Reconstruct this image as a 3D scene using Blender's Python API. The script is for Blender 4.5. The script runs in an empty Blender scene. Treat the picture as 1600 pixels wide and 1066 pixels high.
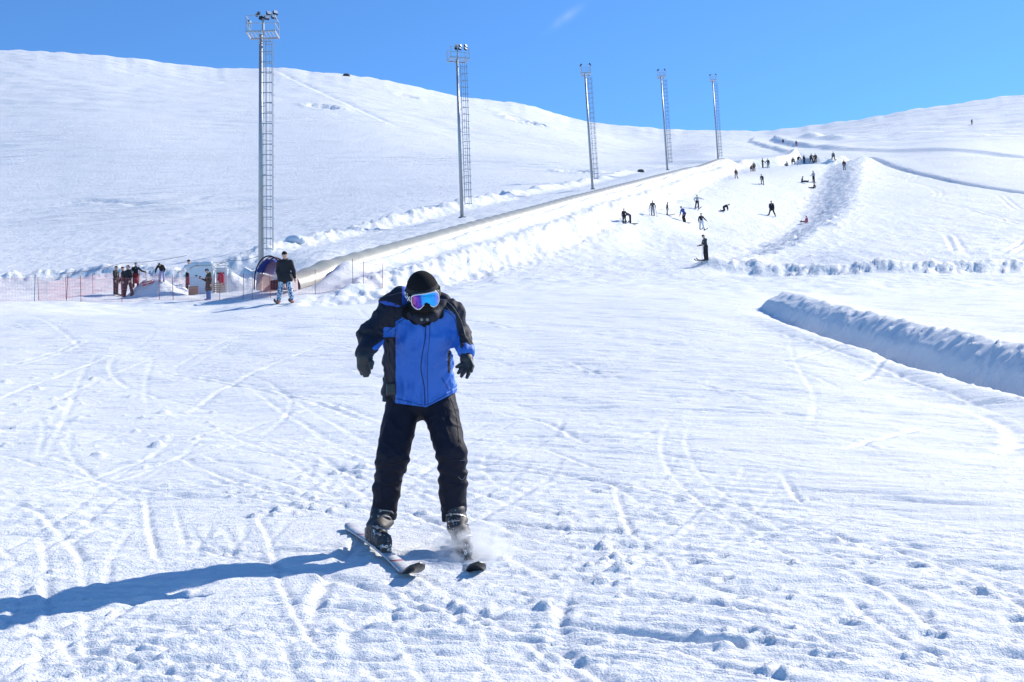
import bpy, bmesh, math, random
import numpy as np
from mathutils import Vector, Matrix

# ------------------------------------------------------------ camera, world, sun, exposure
SC = bpy.context.scene
C = SC.collection
FPX = 1800.0                      # focal length in pixels of a 1600 px wide picture
PITCH = math.radians(6.0)
ROLL = math.radians(1.8)
F0 = np.array([0, math.cos(PITCH), math.sin(PITCH)])
U0 = np.array([0, -math.sin(PITCH), math.cos(PITCH)])
R0 = np.array([1.0, 0, 0])
UP = U0*math.cos(ROLL) + R0*math.sin(ROLL)
RT = R0*math.cos(ROLL) - U0*math.sin(ROLL)
cam_d = bpy.data.cameras.new('camera')
cam_d.sensor_width = 36.0
cam_d.lens = FPX/1600*36.0
cam_d.clip_start = 0.1
cam_d.clip_end = 3000
cam = bpy.data.objects.new('camera', cam_d)
C.objects.link(cam)
cam.matrix_world = Matrix(((RT[0], UP[0], -F0[0], 0), (RT[1], UP[1], -F0[1], 0), (RT[2], UP[2], -F0[2], 0), (0, 0, 0, 1)))
SC.camera = cam

SUN_EL = math.radians(36.0)
SUN_DIR2 = (1.0, 0.66)            # the sun stands to the right and a little behind the slope
SUN_AZ = math.atan2(SUN_DIR2[0], SUN_DIR2[1])
sun_d = bpy.data.lights.new('sun', 'SUN')
sun_d.energy = 4.9
sun_d.angle = math.radians(0.53)
sun_d.color = (1.0, 0.925, 0.80)
sun = bpy.data.objects.new('sun', sun_d)
C.objects.link(sun)
sv = Vector((math.sin(SUN_AZ)*math.cos(SUN_EL), math.cos(SUN_AZ)*math.cos(SUN_EL), math.sin(SUN_EL)))
sun.rotation_euler = sv.to_track_quat('Z', 'Y').to_euler()

W = bpy.data.worlds.new('World')
SC.world = W
W.use_nodes = True
wn, wl = W.node_tree.nodes, W.node_tree.links
wn.clear()
wo = wn.new('ShaderNodeOutputWorld')
wb = wn.new('ShaderNodeBackground')
sky = wn.new('ShaderNodeTexSky')
sky.sky_type = 'NISHITA'
sky.sun_disc = False
sky.sun_elevation = SUN_EL
sky.sun_rotation = SUN_AZ
sky.altitude = 2400
sky.air_density = 1.0
sky.dust_density = 0.0
sky.ozone_density = 2.5
tint = wn.new('ShaderNodeMixRGB')
tint.blend_type = 'MULTIPLY'
tint.inputs[0].default_value = 1.0
tint.inputs[2].default_value = (0.49, 0.81, 1.07, 1)
wl.new(sky.outputs[0], tint.inputs[1])
# a faint wisp of cirrus high over the ridge
def ray(u, v):
    u = np.asarray(u, float); v = np.asarray(v, float)
    d = (F0[:, None]*FPX + RT[:, None]*(u.ravel()-800)[None] + UP[:, None]*(533-v.ravel())[None])
    return (d[0]/d[1]).reshape(u.shape), (d[2]/d[1]).reshape(u.shape)
# a faint wisp of cirrus high over the ridge
tcw = wn.new('ShaderNodeTexCoord')
def unitray(u, v):
    c, e = ray(u, v); d = np.array([float(c), 1.0, float(e)]); return d/np.linalg.norm(d)
def wmath(op, a, b=None):
    n = wn.new('ShaderNodeMath'); n.operation = op
    for i, q in enumerate((a, b)):
        if q is None: continue
        if isinstance(q, (int, float)): n.inputs[i].default_value = q
        else: wl.new(q, n.inputs[i])
    return n.outputs[0]
def wdot(vec):
    n = wn.new('ShaderNodeVectorMath'); n.operation = 'DOT_PRODUCT'; n.inputs[1].default_value = tuple(vec); wl.new(tcw.outputs['Generated'], n.inputs[0]); return n.outputs['Value']
wc = unitray(886, 26); wa = unitray(908, 10)-wc; wa /= np.linalg.norm(wa); wp = np.cross(wc, wa)
da = wmath('DIVIDE', wmath('SUBTRACT', wdot(wa), float(wc@wa)), .014); dp = wmath('DIVIDE', wmath('SUBTRACT', wdot(wp), float(wc@wp)), .0035)
r2 = wmath('ADD', wmath('MULTIPLY', da, da), wmath('MULTIPLY', dp, dp))
wnz = wn.new('ShaderNodeTexNoise'); wnz.inputs['Scale'].default_value = 90; wnz.inputs['Detail'].default_value = 4; wl.new(tcw.outputs['Generated'], wnz.inputs['Vector'])
fac = wmath('MULTIPLY', wmath('POWER', 2.718, wmath('MULTIPLY', r2, -1.0)), wmath('MULTIPLY', wnz.outputs['Fac'], .24))
front_ = wmath('GREATER_THAN', wdot(wc), .5)
cm = wn.new('ShaderNodeMixRGB'); wl.new(wmath('MULTIPLY', fac, front_), cm.inputs[0]); wl.new(tint.outputs[0], cm.inputs[1]); cm.inputs[2].default_value = (4.2, 4.8, 5.4, 1)
wl.new(cm.outputs[0], wb.inputs[0])
wb.inputs[1].default_value = 0.15
wl.new(wb.outputs[0], wo.inputs[0])

SC.view_settings.view_transform = 'Standard'
SC.view_settings.look = 'None'
SC.view_settings.exposure = 0.48
SC.view_settings.gamma = 1.0
SC.cycles.max_bounces = 6
SC.cycles.diffuse_bounces = 4
SC.cycles.transparent_max_bounces = 16
SC.cycles.volume_bounces = 2
SC.cycles.use_denoising = True

# ------------------------------------------------------------ object helpers
def link(o, parent=None):
    C.objects.link(o)
    if parent is not None:
        o.parent = parent
    return o
def tag(o, label=None, cat=None, group=None, kind=None):
    if label: o['label'] = label
    if cat: o['category'] = cat
    if group: o['group'] = group
    if kind: o['kind'] = kind
    return o
def thing(name, label, cat, loc=(0, 0, 0), group=None):
    o = bpy.data.objects.new(name, None)
    o.empty_display_size = 0.3
    o.location = loc
    link(o)
    return tag(o, label, cat, group)
def mesh_obj(name, V, F, mats, parent=None, fm=None, smooth=True):
    me = bpy.data.meshes.new(name)
    V = np.asarray(V, np.float32)
    if isinstance(F, np.ndarray):
        n, k = F.shape
        me.vertices.add(len(V)); me.vertices.foreach_set('co', V.ravel())
        me.loops.add(n*k); me.loops.foreach_set('vertex_index', F.astype(np.int32).ravel())
        me.polygons.add(n)
        me.polygons.foreach_set('loop_start', np.arange(0, n*k, k, dtype=np.int32))
        me.polygons.foreach_set('loop_total', np.full(n, k, np.int32))
        me.update(calc_edges=True)
    else:
        me.from_pydata(V.tolist(), [], F)
    for m in (mats if isinstance(mats, (list, tuple)) else [mats]):
        me.materials.append(m)
    if fm is not None:
        me.polygons.foreach_set('material_index', np.asarray(fm, np.int32))
    me.polygons.foreach_set('use_smooth', np.full(len(me.polygons), smooth, bool))
    me.validate()
    me.update()
    return link(bpy.data.objects.new(name, me), parent)

class MB:
    """collects simple solids, then becomes ONE mesh object"""
    def __init__(s): s.V = []; s.F = []; s.M = []; s.n = 0
    def add(s, V, F, m=0):
        V = np.asarray(V, float)
        s.V.append(V)
        for f in F: s.F.append([i+s.n for i in f]); s.M.append(m)
        s.n += len(V)
    def box(s, c, h, rot=None, m=0, bev=0.0):
        c = np.array(c, float); h = np.array(h, float)
        if bev <= 0:
            P = np.array([[x, y, z] for x in (-1, 1) for y in (-1, 1) for z in (-1, 1)])*h
            F = [[0, 1, 3, 2], [4, 6, 7, 5], [0, 4, 5, 1], [2, 3, 7, 6], [0, 2, 6, 4], [1, 5, 7, 3]]
        else:
            bm = bmesh.new(); bmesh.ops.create_cube(bm, size=2)
            for v in bm.verts: v.co = Vector((v.co.x*h[0], v.co.y*h[1], v.co.z*h[2]))
            bmesh.ops.bevel(bm, geom=list(bm.edges), offset=bev, segments=2, affect='EDGES')
            bm.verts.index_update()
            P = np.array([v.co[:] for v in bm.verts]); F = [[v.index for v in f.verts] for f in bm.faces]
            bm.free()
        if rot is not None: P = P @ np.array(rot).T
        s.add(P+c, F, m)
    def tube(s, pts, r, n=8, m=0, cap=True):
        pts = [np.array(p, float) for p in pts]
        rs = r if isinstance(r, (list, tuple, np.ndarray)) else [r]*len(pts)
        V = []; up = None
        for i, p in enumerate(pts):
            d = pts[min(i+1, len(pts)-1)]-pts[max(i-1, 0)]
            d = d/(np.linalg.norm(d)+1e-9)
            if up is None:
                up = np.array([0, 0, 1.]) if abs(d[2]) < .9 else np.array([1., 0, 0])
            a = np.cross(d, up); a /= np.linalg.norm(a)+1e-9
            b = np.cross(a, d); up = b
            for k in range(n):
                t = 2*math.pi*k/n
                V.append(p+rs[i]*(a*math.cos(t)+b*math.sin(t)))
        F = []
        for i in range(len(pts)-1):
            for k in range(n):
                F.append([i*n+k, i*n+(k+1) % n, (i+1)*n+(k+1) % n, (i+1)*n+k])
        if cap:
            F.append(list(range(n))[::-1]); F.append([(len(pts)-1)*n+k for k in range(n)])
        s.add(V, F, m)
    def build(s, name, mats, parent=None, smooth=False):
        return mesh_obj(name, np.concatenate(s.V), s.F, mats, parent, s.M, smooth)

def mat(name, col, rough=0.7, metal=0.0, spec=0.5, bump=None, var=0.0, vscale=8.0, coord='Object'):
    m = bpy.data.materials.new(name); m.use_nodes = True
    nt = m.node_tree; b = nt.nodes['Principled BSDF']
    b.inputs['Base Color'].default_value = (*col, 1)
    b.inputs['Roughness'].default_value = rough
    b.inputs['Metallic'].default_value = metal
    b.inputs['Specular IOR Level'].default_value = spec
    if bump or var:
        tc = nt.nodes.new('ShaderNodeTexCoord')
    if var:
        n = nt.nodes.new('ShaderNodeTexNoise'); n.inputs['Scale'].default_value = vscale; n.inputs['Detail'].default_value = 5
        nt.links.new(tc.outputs[coord], n.inputs['Vector'])
        r = nt.nodes.new('ShaderNodeMixRGB'); r.blend_type = 'MIX'
        r.inputs[1].default_value = (*[c*(1-var) for c in col], 1)
        r.inputs[2].default_value = (*[min(1, c*(1+var)) for c in col], 1)
        nt.links.new(n.outputs['Fac'], r.inputs[0]); nt.links.new(r.outputs[0], b.inputs['Base Color'])
    if bump:
        sc, dist = bump
        n = nt.nodes.new('ShaderNodeTexNoise'); n.inputs['Scale'].default_value = sc; n.inputs['Detail'].default_value = 4
        nt.links.new(tc.outputs[coord], n.inputs['Vector'])
        bp = nt.nodes.new('ShaderNodeBump'); bp.inputs['Strength'].default_value = 0.6; bp.inputs['Distance'].default_value = dist
        nt.links.new(n.outputs['Fac'], bp.inputs['Height']); nt.links.new(bp.outputs[0], b.inputs['Normal'])
    return m

# ------------------------------------------------------------ numeric noise
_rs = np.random.RandomState(7)
_perm = np.concatenate([_rs.permutation(1024)]*2)
_gx = np.cos(_rs.rand(1024)*2*np.pi); _gy = np.sin(np.arccos(_gx))*np.sign(_rs.rand(1024)-.5)
def perlin(x, y, seed=0):
    xi = np.floor(x).astype(np.int64); yi = np.floor(y).astype(np.int64)
    fx = x-xi; fy = y-yi
    sx = fx*fx*fx*(fx*(fx*6-15)+10); sy = fy*fy*fy*(fy*(fy*6-15)+10)
    def g(ix, iy, dx, dy):
        h = _perm[(_perm[(ix+seed*31) & 1023]+iy) & 1023]
        return _gx[h]*dx+_gy[h]*dy
    a = g(xi, yi, fx, fy); b = g(xi+1, yi, fx-1, fy)
    c = g(xi, yi+1, fx, fy-1); d = g(xi+1, yi+1, fx-1, fy-1)
    a = a+(b-a)*sx; c = c+(d-c)*sx
    return (a+(c-a)*sy)*1.5
def fbm(x, y, octs=3, seed=0):
    r = 0; a = 1
    for i in range(octs):
        r = r+a*perlin(x*2**i+i*17.3, y*2**i-i*9.1, seed+i); a *= .5
    return r
def ss(a, b, x):
    t = np.clip((x-a)/(b-a), 0, 1); return t*t*(3-2*t)
# ------------------------------------------------------------ the snow slope
# surveyed points: where a spot of the slope shows (u, v in a 1600x1066 picture) and how far off it is (metres)
def near_v(Y, s): return 722+1800*(1.5/Y-s)
SURV = []
for u in (-900, -300, 300, 800, 1300, 1900, 2500):
    for Y, s in ((1.2, .134), (2.5, .134), (4.5, .134), (7.3, .134), (12, .140)):
        SURV.append((u, near_v(Y, s), Y))
    SURV.append((u, near_v(20, .152 if u < 800 else .155), 20))
SURV += [(-900, 500, 36), (-300, 497, 36), (100, 492, 36), (445, 481, 36), (800, 478, 36), (1150, 480, 36),
 (-900, 478, 53), (-300, 474, 53), (0, 470, 53), (200, 471, 53), (420, 466, 51), (600, 452, 54), (800, 443, 55), (1000, 441, 56), (1200, 440, 57),
 (1103, 407, 77), (1000, 410, 75), (900, 407, 75), (1000, 380, 95), (1096, 359, 113), (977, 350, 97), (1020, 338, 107), (1042, 337, 111), (1206, 338, 132),
 (1090, 327, 122), (1150, 380, 97), (1170, 293, 157), (1150, 279, 162), (1250, 291, 168), (1206, 259, 200), (1250, 257, 200), (1290, 255, 200), (1170, 262, 195), (1200, 405, 78),
 # beyond the lip of the run
 (1200, 264, 213), (1290, 261, 213), (1240, 244, 245), (1190, 244, 245), (1320, 244, 238), (1230, 226, 285), (1290, 234, 266), (1210, 212, 340), (1210, 204, 380),
 (1100, 236, 245), (1100, 216, 320), (1140, 252, 214), (1160, 220, 300),
 # right-hand field
 (1250, 431, 62), (1400, 429, 62), (1600, 428, 62), (2000, 425, 62), (2500, 420, 62),
 (1330, 400, 76), (1450, 400, 75), (1600, 398, 75), (2000, 390, 75), (1400, 350, 105), (1600, 345, 105), (2000, 335, 100),
 (1350, 312, 138), (1450, 308, 140), (1600, 305, 143), (2000, 290, 140), (1370, 262, 190), (1480, 258, 192), (1600, 256, 195), (2000, 235, 200),
 (1600, 243, 228), (1480, 240, 232), (1400, 232, 262), (1600, 215, 285), (1800, 195, 285), (1400, 205, 325), (1600, 180, 340), (2000, 120, 340), (2500, 60, 340),
 # edge of the near field above the cut bank
 (1600, 441, 56), (1400, 443, 56), (2000, 436, 56), (1340, 470, 38), (1500, 470, 38), (1500, 517, 24), (1700, 480, 34), (1800, 520, 24),
 # left: enclosure, then the hill
 (-900, 440, 76), (-300, 440, 76), (0, 441, 76), (0, 461, 60), (200, 461, 60), (200, 443, 67), (-900, 420, 95), (0, 421, 93), (0, 350, 150), (0, 240, 220), (0, 140, 300),
 (-500, 345, 150), (-500, 220, 220), (-500, 120, 300), (-1200, 330, 150), (-1200, 200, 220), (-1200, 100, 300),
 (200, 403, 90), (200, 335, 150), (200, 235, 220), (200, 150, 300), (408, 447, 56), (408, 422, 61), (408, 400, 72), (408, 388, 84), (408, 330, 145), (408, 235, 225), (408, 160, 310),
 (520, 457, 53), (600, 352, 90), (600, 335, 106), (600, 315, 134), (600, 260, 195), (600, 195, 280),
 (722, 341, 92), (722, 322, 106), (722, 305, 130), (722, 265, 185), (722, 215, 275),
 (850, 300, 126), (850, 283, 158), (850, 250, 215), (850, 208, 310),
 (926, 284, 155), (926, 262, 200), (926, 232, 280), (1043, 259, 205), (1043, 244, 260), (1043, 222, 335),
 (1100, 270, 167), (1170, 262, 195)]
SKY = [(-1500, 40), (-900, 52), (-400, 64), (0, 77), (60, 78), (100, 81), (150, 85), (200, 90), (250, 97), (300, 103), (350, 106), (400, 108), (430, 105), (480, 112), (540, 117), (600, 125),
 (640, 133), (700, 148), (760, 157), (820, 163), (850, 171), (880, 181), (905, 188), (960, 195), (1000, 198), (1060, 202), (1100, 203), (1160, 204),
 (1205, 205), (1225, 201), (1260, 197), (1300, 192), (1350, 185), (1400, 177), (1450, 169), (1500, 162), (1550, 155), (1600, 148), (1800, 122), (2200, 80), (3000, 30)]
SKYD = [(-1500, 360), (0, 370), (400, 380), (700, 400), (900, 420), (1200, 400), (1400, 390), (1600, 400), (3000, 420)]

TILT = 0.0
def pw(u, Y):                      # a polyline given by picture column and distance, in world X, Y
    c, _ = ray(u, 380); return (float(c)*Y, Y)
def seg_dist(X, Y, pts):
    """distance to polyline, signed + on its right when walking along it, and arc length"""
    best = np.full(X.shape, 1e9); sd = np.full(X.shape, 1e9); arc = np.zeros(X.shape); acc = 0
    for (x0, y0), (x1, y1) in zip(pts[:-1], pts[1:]):
        dx, dy = x1-x0, y1-y0; L = math.hypot(dx, dy)
        t = ((X-x0)*dx+(Y-y0)*dy)/L**2; tc = np.clip(t, 0, 1)
        ex = X-(x0+tc*dx); ey = Y-(y0+tc*dy); d = np.hypot(ex, ey)
        cr = (ex*dy-ey*dx)/L
        m = d < best
        best = np.where(m, d, best); sd = np.where(m, np.where(cr >= 0, d, -d), sd); arc = np.where(m, acc+tc*L, arc)
        acc += L
    return sd, arc
TUN = lambda Y: -10.1+.338*(Y-55)
L_TUN = [(TUN(52), 52), (TUN(203), 203)]
L_SCARP = [(TUN(30)+3.6, 30), (TUN(54)+4.2, 54), (TUN(70)+4.6, 70), (TUN(100)+4, 100), (TUN(140)+4, 140), (TUN(172)+4, 172), (TUN(196)+3.2, 196), (TUN(206)+1, 206)]
L_LIPW = [pw(1150, 206), pw(1175, 212), pw(1225, 217), pw(1250, 224), pw(1262, 236), pw(1240, 262)]
L_BERM = [(-60, 74), (pw(0, 74)), pw(100, 76), pw(200, 73), pw(300, 70), pw(400, 73), pw(460, 79), pw(600, 92), pw(700, 105), pw(800, 121), pw(900, 142), pw(960, 160), pw(1010, 190)]
L_WALL = [(8.5, -5), (8.5, 12), (8.6, 20), (8.45, 28), (8.3, 37.2)]
L_FEDGE = [(7.2, 35.6), (14, 43), (26, 57), (60, 75), (140, 110)]
L_RBERM = [pw(1130, 72), pw(1165, 70), pw(1205, 69.5), pw(1260, 68), pw(1400, 67), pw(1600, 67), (60, 68), (110, 70)]
L_LIPW2 = [pw(1240, 219), pw(1290, 218), pw(1325, 221), pw(1362, 232)]
L_BAND = [pw(1090, 69), pw(1140, 76), pw(1200, 88), pw(1255, 106), pw(1290, 128), pw(1305, 150), pw(1318, 172), pw(1330, 196), pw(1350, 212)]
L_CUT = [pw(1218, 345), pw(1222, 315), pw(1238, 288), pw(1300, 268), pw(1400, 252), pw(1480, 240), pw(1600, 226), pw(1900, 200)]
L_CUT2 = [pw(1268, 318), pw(1290, 305), pw(1325, 300), pw(1352, 306)]
L_ROADL = [pw(1185, 372), pw(1180, 338), pw(1192, 300), pw(1222, 268), pw(1262, 240)]
L_DITCH = [pw(1352, 208), pw(1420, 186), pw(1500, 166), pw(1600, 149), pw(1800, 125)]
def features(X, Y, rough=True):
    z = np.zeros(X.shape)
    def win(a, b, c, d): return ss(a, b, Y)*(1-ss(c, d, Y))
    # snow bank beside the tunnel, on its sunny side, and the pad it lies on
    d, s = seg_dist(X, Y, L_TUN)
    z += .55*np.exp(-((d-1.25)/.55)**2)*(1+.25*(perlin(s*.25, d*.3, 5) if rough else 0))*win(52, 58, 198, 204)
    # scarp between the run and the tunnel pad
    w = ss(45, 56, Y)*(1-ss(186, 206, Y))
    d, s = seg_dist(X, Y, L_SCARP)
    wob = perlin(s*.18, s*0+3, 3)*.5+perlin(s*.7, s*0+9, 4)*.22 if rough else 0
    z += w*1.25*(1-ss(-1.3, .9, d+wob))*(1-ss(6, 16, -d))
    if rough: z += w*.20*np.exp(-((d+.2)/1.5)**4)*(fbm(X*1.9, Y*1.3, 3, 11)+.2)
    # ploughed berm at the foot of the hill
    w = ss(60, 70, Y)*(1-ss(165, 190, Y))
    d, s = seg_dist(X, Y, L_BERM)
    amp = 1.0 if not rough else 1.0+.45*perlin(s*.3, s*0+1.7, 8)+.3*perlin(s*.9, d*.5, 9)
    z += w*(.50+.25*ss(82, 100, Y))*amp*np.exp(-(d/1.15)**2)
    # cut bank and trench by the near field
    d, s = seg_dist(X, Y, L_WALL)
    d2, s2 = seg_dist(X, Y, L_FEDGE)
    if rough: d = d+.10*perlin(s*.8, s*0+5, 6)+.05*perlin(s*3, s*0+5, 7)
    dx = -d if False else (X-8.45) if not rough else (X-8.45+.12*perlin(Y*.35, X*0+5, 6)+.03*perlin(Y*1.1, X*0+5, 7)+.03*perlin(Y*3, X*.5+5, 7))
    inside = ss(-.6, .6, d2)
    top = .76*np.exp(-np.clip(dx, 0, 99)/12)*(1+(.07*perlin(Y*.4, X*.3, 90)+.025*perlin(Y*1.3, X*.8, 91) if rough else 0))
    wall = ss(-.30, .50, dx)*.42+ss(-.72, -.18, dx)*.58
    z += inside*wall*top
    z -= (1-ss(31, 35.5, Y))*.27*np.exp(-((dx+.55)/.34)**2)
    z += (1-ss(29, 34, Y))*.15*np.exp(-((dx+1.35)/.55)**2)
    if rough:
        z += inside*.10*np.clip(fbm(X*3.1, Y*3.1, 3, 21), 0, 1)*np.exp(-((dx-.15)/.35)**2)
        z += inside*.05*fbm(X*5, Y*5, 2, 22)*np.exp(-((dx+.5)/.4)**2)
    # low berm across the foot of the right field
    d, s = seg_dist(X, Y, L_RBERM)
    e = ss(0, 4, s)
    amp = 1 if not rough else 1+.5*perlin(s*.22, s*0+2, 12)+.35*perlin(s*.8, d, 13)
    z += e*.62*amp*np.exp(-(d/1.0)**2)*ss(60, 64, Y)*(1-ss(74, 78, Y))
    # sloping, ploughed edge of the run on the right
    w = ss(66, 80, Y)*(1-ss(200, 222, Y))
    d, s = seg_dist(X, Y, L_BAND)
    wid = 1.5+2.2*ss(68, 110, Y)
    z += w*(1.9+1.6*ss(75, 120, Y))*ss(-1, 1, d/wid)*(1-ss(6, 70, d)*.6)
    if rough: z += w*.17*fbm(X*1.1, Y*.8, 3, 31)*np.exp(-(d/(wid*1.05))**4)
    # road cut behind the lip, bowl further off, and the ditch over the field
    d, s = seg_dist(X, Y, L_CUT)
    d = d*-1 if False else d
    z += 2.6*ss(-.9, .9, -d)*0
    z += win(205, 225, 345, 365)*1.7*(1-.6*ss(40, 110, s))*ss(-1.4, 1.4, d_cut(d, s, rough, X, Y))*np.exp(-np.clip(d_cut(d, s, False, X, Y), 0, 999)/45)
    d, s = seg_dist(X, Y, L_CUT2)
    z += 1.3*np.exp(-((d)/3)**2)*ss(0, 5, s)*(1-ss(18, 30, s))
    d, s = seg_dist(X, Y, L_ROADL)
    z += win(235, 250, 360, 372)*.9*(1-ss(-.8, .8, d))*np.exp(-np.clip(-d, 0, 999)/25)
    d, s = seg_dist(X, Y, L_LIPW)
    z += 2.3*(1-ss(-.65, .65, d+(.5*perlin(s*.2, s*0, 17) if rough else 0)))*np.exp(-(np.clip(-d, 0, 999)/16)**2)*ss(0, 7, s)*(1-ss(30, 46, s))*win(200, 206, 330, 360)
    d, s = seg_dist(X, Y, L_LIPW2)
    z += 1.7*(1-ss(-.6, .6, d+(.4*perlin(s*.25, s*0, 18) if rough else 0)))*np.exp(-(np.clip(-d, 0, 999)/18)**2)*ss(-.5, 4, s)*(1-ss(13, 19, s))*win(200, 206, 330, 360)
    d, s = seg_dist(X, Y, L_DITCH)
    z -= .75*np.exp(-(d/.75)**2)*ss(0, 4, s)
    # heaps inside the fenced corner
    for (u, Yc, rx, ry, h) in HEAPS:
        cx, cy = pw(u, Yc)
        q = ((X-cx)/rx)**2+((Y-cy)/ry)**2
        hh = h*np.exp(-q**1.6*.9)
        if rough: hh = hh*(1+.35*fbm(X*1.3, Y*1.3, 3, 41))
        z += hh
    return z
def d_cut(d, s, rough, X, Y):
    return (-d if CUT_FLIP else d)+(perlin(s*.12, s*0, 14)*.6 if rough else 0)
CUT_FLIP = True
HEAPS = [(243, 57, 1.25, .9, .85), (268, 58.5, .8, .7, .75), (375, 58, .9, .9, .65), (392, 61, .9, .8, 1.1), (352, 58, .7, .6, .5), (530, 57, 1.3, .8, .25), (1112, 70, 1.0, .8, .5), (1160, 69, 1.6, .8, .45), (1200, 68, .9, .7, .35)]

c_, e_ = ray([p[0] for p in SURV], [p[1] for p in SURV])
SY = np.array([p[2] for p in SURV], float); SX = c_*SY; SZ = e_*SY
for Y in (58, 64, 72, 82, 94, 108, 124, 142, 162, 182, 198):     # the pad under tunnel and poles climbs evenly
    for off, dz in ((0, -.45), (-5.0, -.35), (2.6, -.55)):
        if off == -5.0 and Y > 196: continue
        xo = TUN(Y)+off
        _, e0 = ray(float(800+0), 533)
        SX = np.append(SX, xo); SY = np.append(SY, Y); SZ = np.append(SZ, 9.4+.295*(Y-55)+dz+TILT*xo-TILT*TUN(Y)*0)
def coords(X, Y): Yc = np.maximum(Y, 1.0); return 4.5*np.clip(X/Yc, -1.6, 1.6), 1.7*np.log(Yc)
def tps(d2): return .5*d2*np.log(d2+1e-12)
sa, sb = coords(SX, SY)
sval = (SZ-features(SX, SY, False)+1.5)/SY
n = len(SY)
K = tps((sa[:, None]-sa[None])**2+(sb[:, None]-sb[None])**2)+np.eye(n)*.006
P = np.stack([np.ones(n), sa, sb], 1)
A = np.zeros((n+3, n+3)); A[:n, :n] = K; A[:n, n:] = P; A[n:, :n] = P.T
WV = np.linalg.solve(A, np.concatenate([sval, np.zeros(3)]))
def base(X, Y):
    sh = X.shape; a, b = coords(X.ravel(), Y.ravel()); out = np.empty(a.size)
    for i in range(0, a.size, 60000):
        aa = a[i:i+60000]; bb = b[i:i+60000]
        k = tps((aa[:, None]-sa[None])**2+(bb[:, None]-sb[None])**2)
        out[i:i+60000] = k@WV[:n]+WV[n]+WV[n+1]*aa+WV[n+2]*bb
    Yf = np.maximum(Y.ravel(), 1.0)
    return (out*Yf-1.5-.134*(Yf-Y.ravel())).reshape(sh)
# make the far ridge meet the measured skyline and fall away behind it
sc_, se_ = ray([p[0] for p in SKY], [p[1] for p in SKY])
_cf = np.linspace(-1.6, 1.6, 3201); _ef = np.interp(_cf, sc_, se_)
_kw = np.hanning(41); _kw /= _kw.sum(); _ef = np.convolve(np.pad(_ef, 20, mode='edge'), _kw, 'valid')
_ef = _ef+.0006*perlin(_cf*60, _cf*0, 2)+.0004*perlin(_cf*170, _cf*0, 3)
def sky_e(c): return np.interp(c, _cf, _ef)
def sky_Y(c):
    cc, _ = ray([p[0] for p in SKYD], [150]*len(SKYD)); return np.interp(c, cc, [p[1] for p in SKYD])
TC = np.linspace(-1.25, 1.25, 401); TY = np.geomspace(90, 900, 500)
GC, GY = np.meshgrid(TC, TY)
def far_shape(z, c, Y, delta):
    Yc = sky_Y(c)
    over = np.clip(Y/Yc-1, 0, None)
    yy = np.minimum(Y, Yc)
    w = ss(.42, .97, Y/Yc)
    d0, d1 = delta
    return z+d0*yy*w+d1*yy*ss(.86, .985, Y/Yc)-over**1.3*Yc*.55
TZ = base(GC*GY, np.minimum(GY, sky_Y(GC)))
TZ = np.where(GY > sky_Y(GC), TZ, TZ)+features(GC*GY, GY, False)
D0 = np.zeros(TC.size); D1 = np.zeros(TC.size)
_k2 = np.hanning(45); _k2 /= _k2.sum()
for it in range(8):
    e = (far_shape(TZ, GC, GY, (D0[None], D1[None]))/GY)[GY[:, 0] > 150].max(0)
    r = sky_e(TC)-e
    if it < 3: D0 += np.convolve(np.pad(r, 22, mode='edge'), _k2, 'valid')
    else: D1 += r
def smooth_ground(X, Y, rough=True):
    c = X/np.maximum(Y, 1.0)
    Yc = sky_Y(c)
    z = base(np.where(Y > Yc, c*Yc, X), np.minimum(Y, Yc))+features(X, Y, rough)
    return far_shape(z, c, Y, (np.interp(c, TC, D0), np.interp(c, TC, D1)))

# ---- grid: constant-Y rows, fanned columns
def spaced(a, b, f):
    r = [a]
    while r[-1] < b: r.append(r[-1]+f(r[-1]))
    return r
RY = np.array([-14, -9, -6, -4, -2.5, -1.5, -.7, -.1]+spaced(.4, 900, lambda y: .05 if y < 3 else .025 if y < 4.2 else max(.0135, .0034*y-.002) if y < 9 else .0036*y if y < 60 else .0052*y if y < 195 else .0038*y if y < 240 else .0055*y if y < 430 else .03*y))
CT = np.array(spaced(-2.2, -.62, lambda t: .03 if t < -1 else .01)[:-1]+list(np.arange(-.62, .62, .0019))+spaced(.62, 2.2, lambda t: .01 if t < 1 else .03)[1:])
EX = 3.0
GXX = CT[None, :]*(np.maximum(RY, 0)+EX)[:, None]*1.0
GYY = np.repeat(RY[:, None], len(CT), 1)
GZ = smooth_ground(GXX, GYY)

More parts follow.
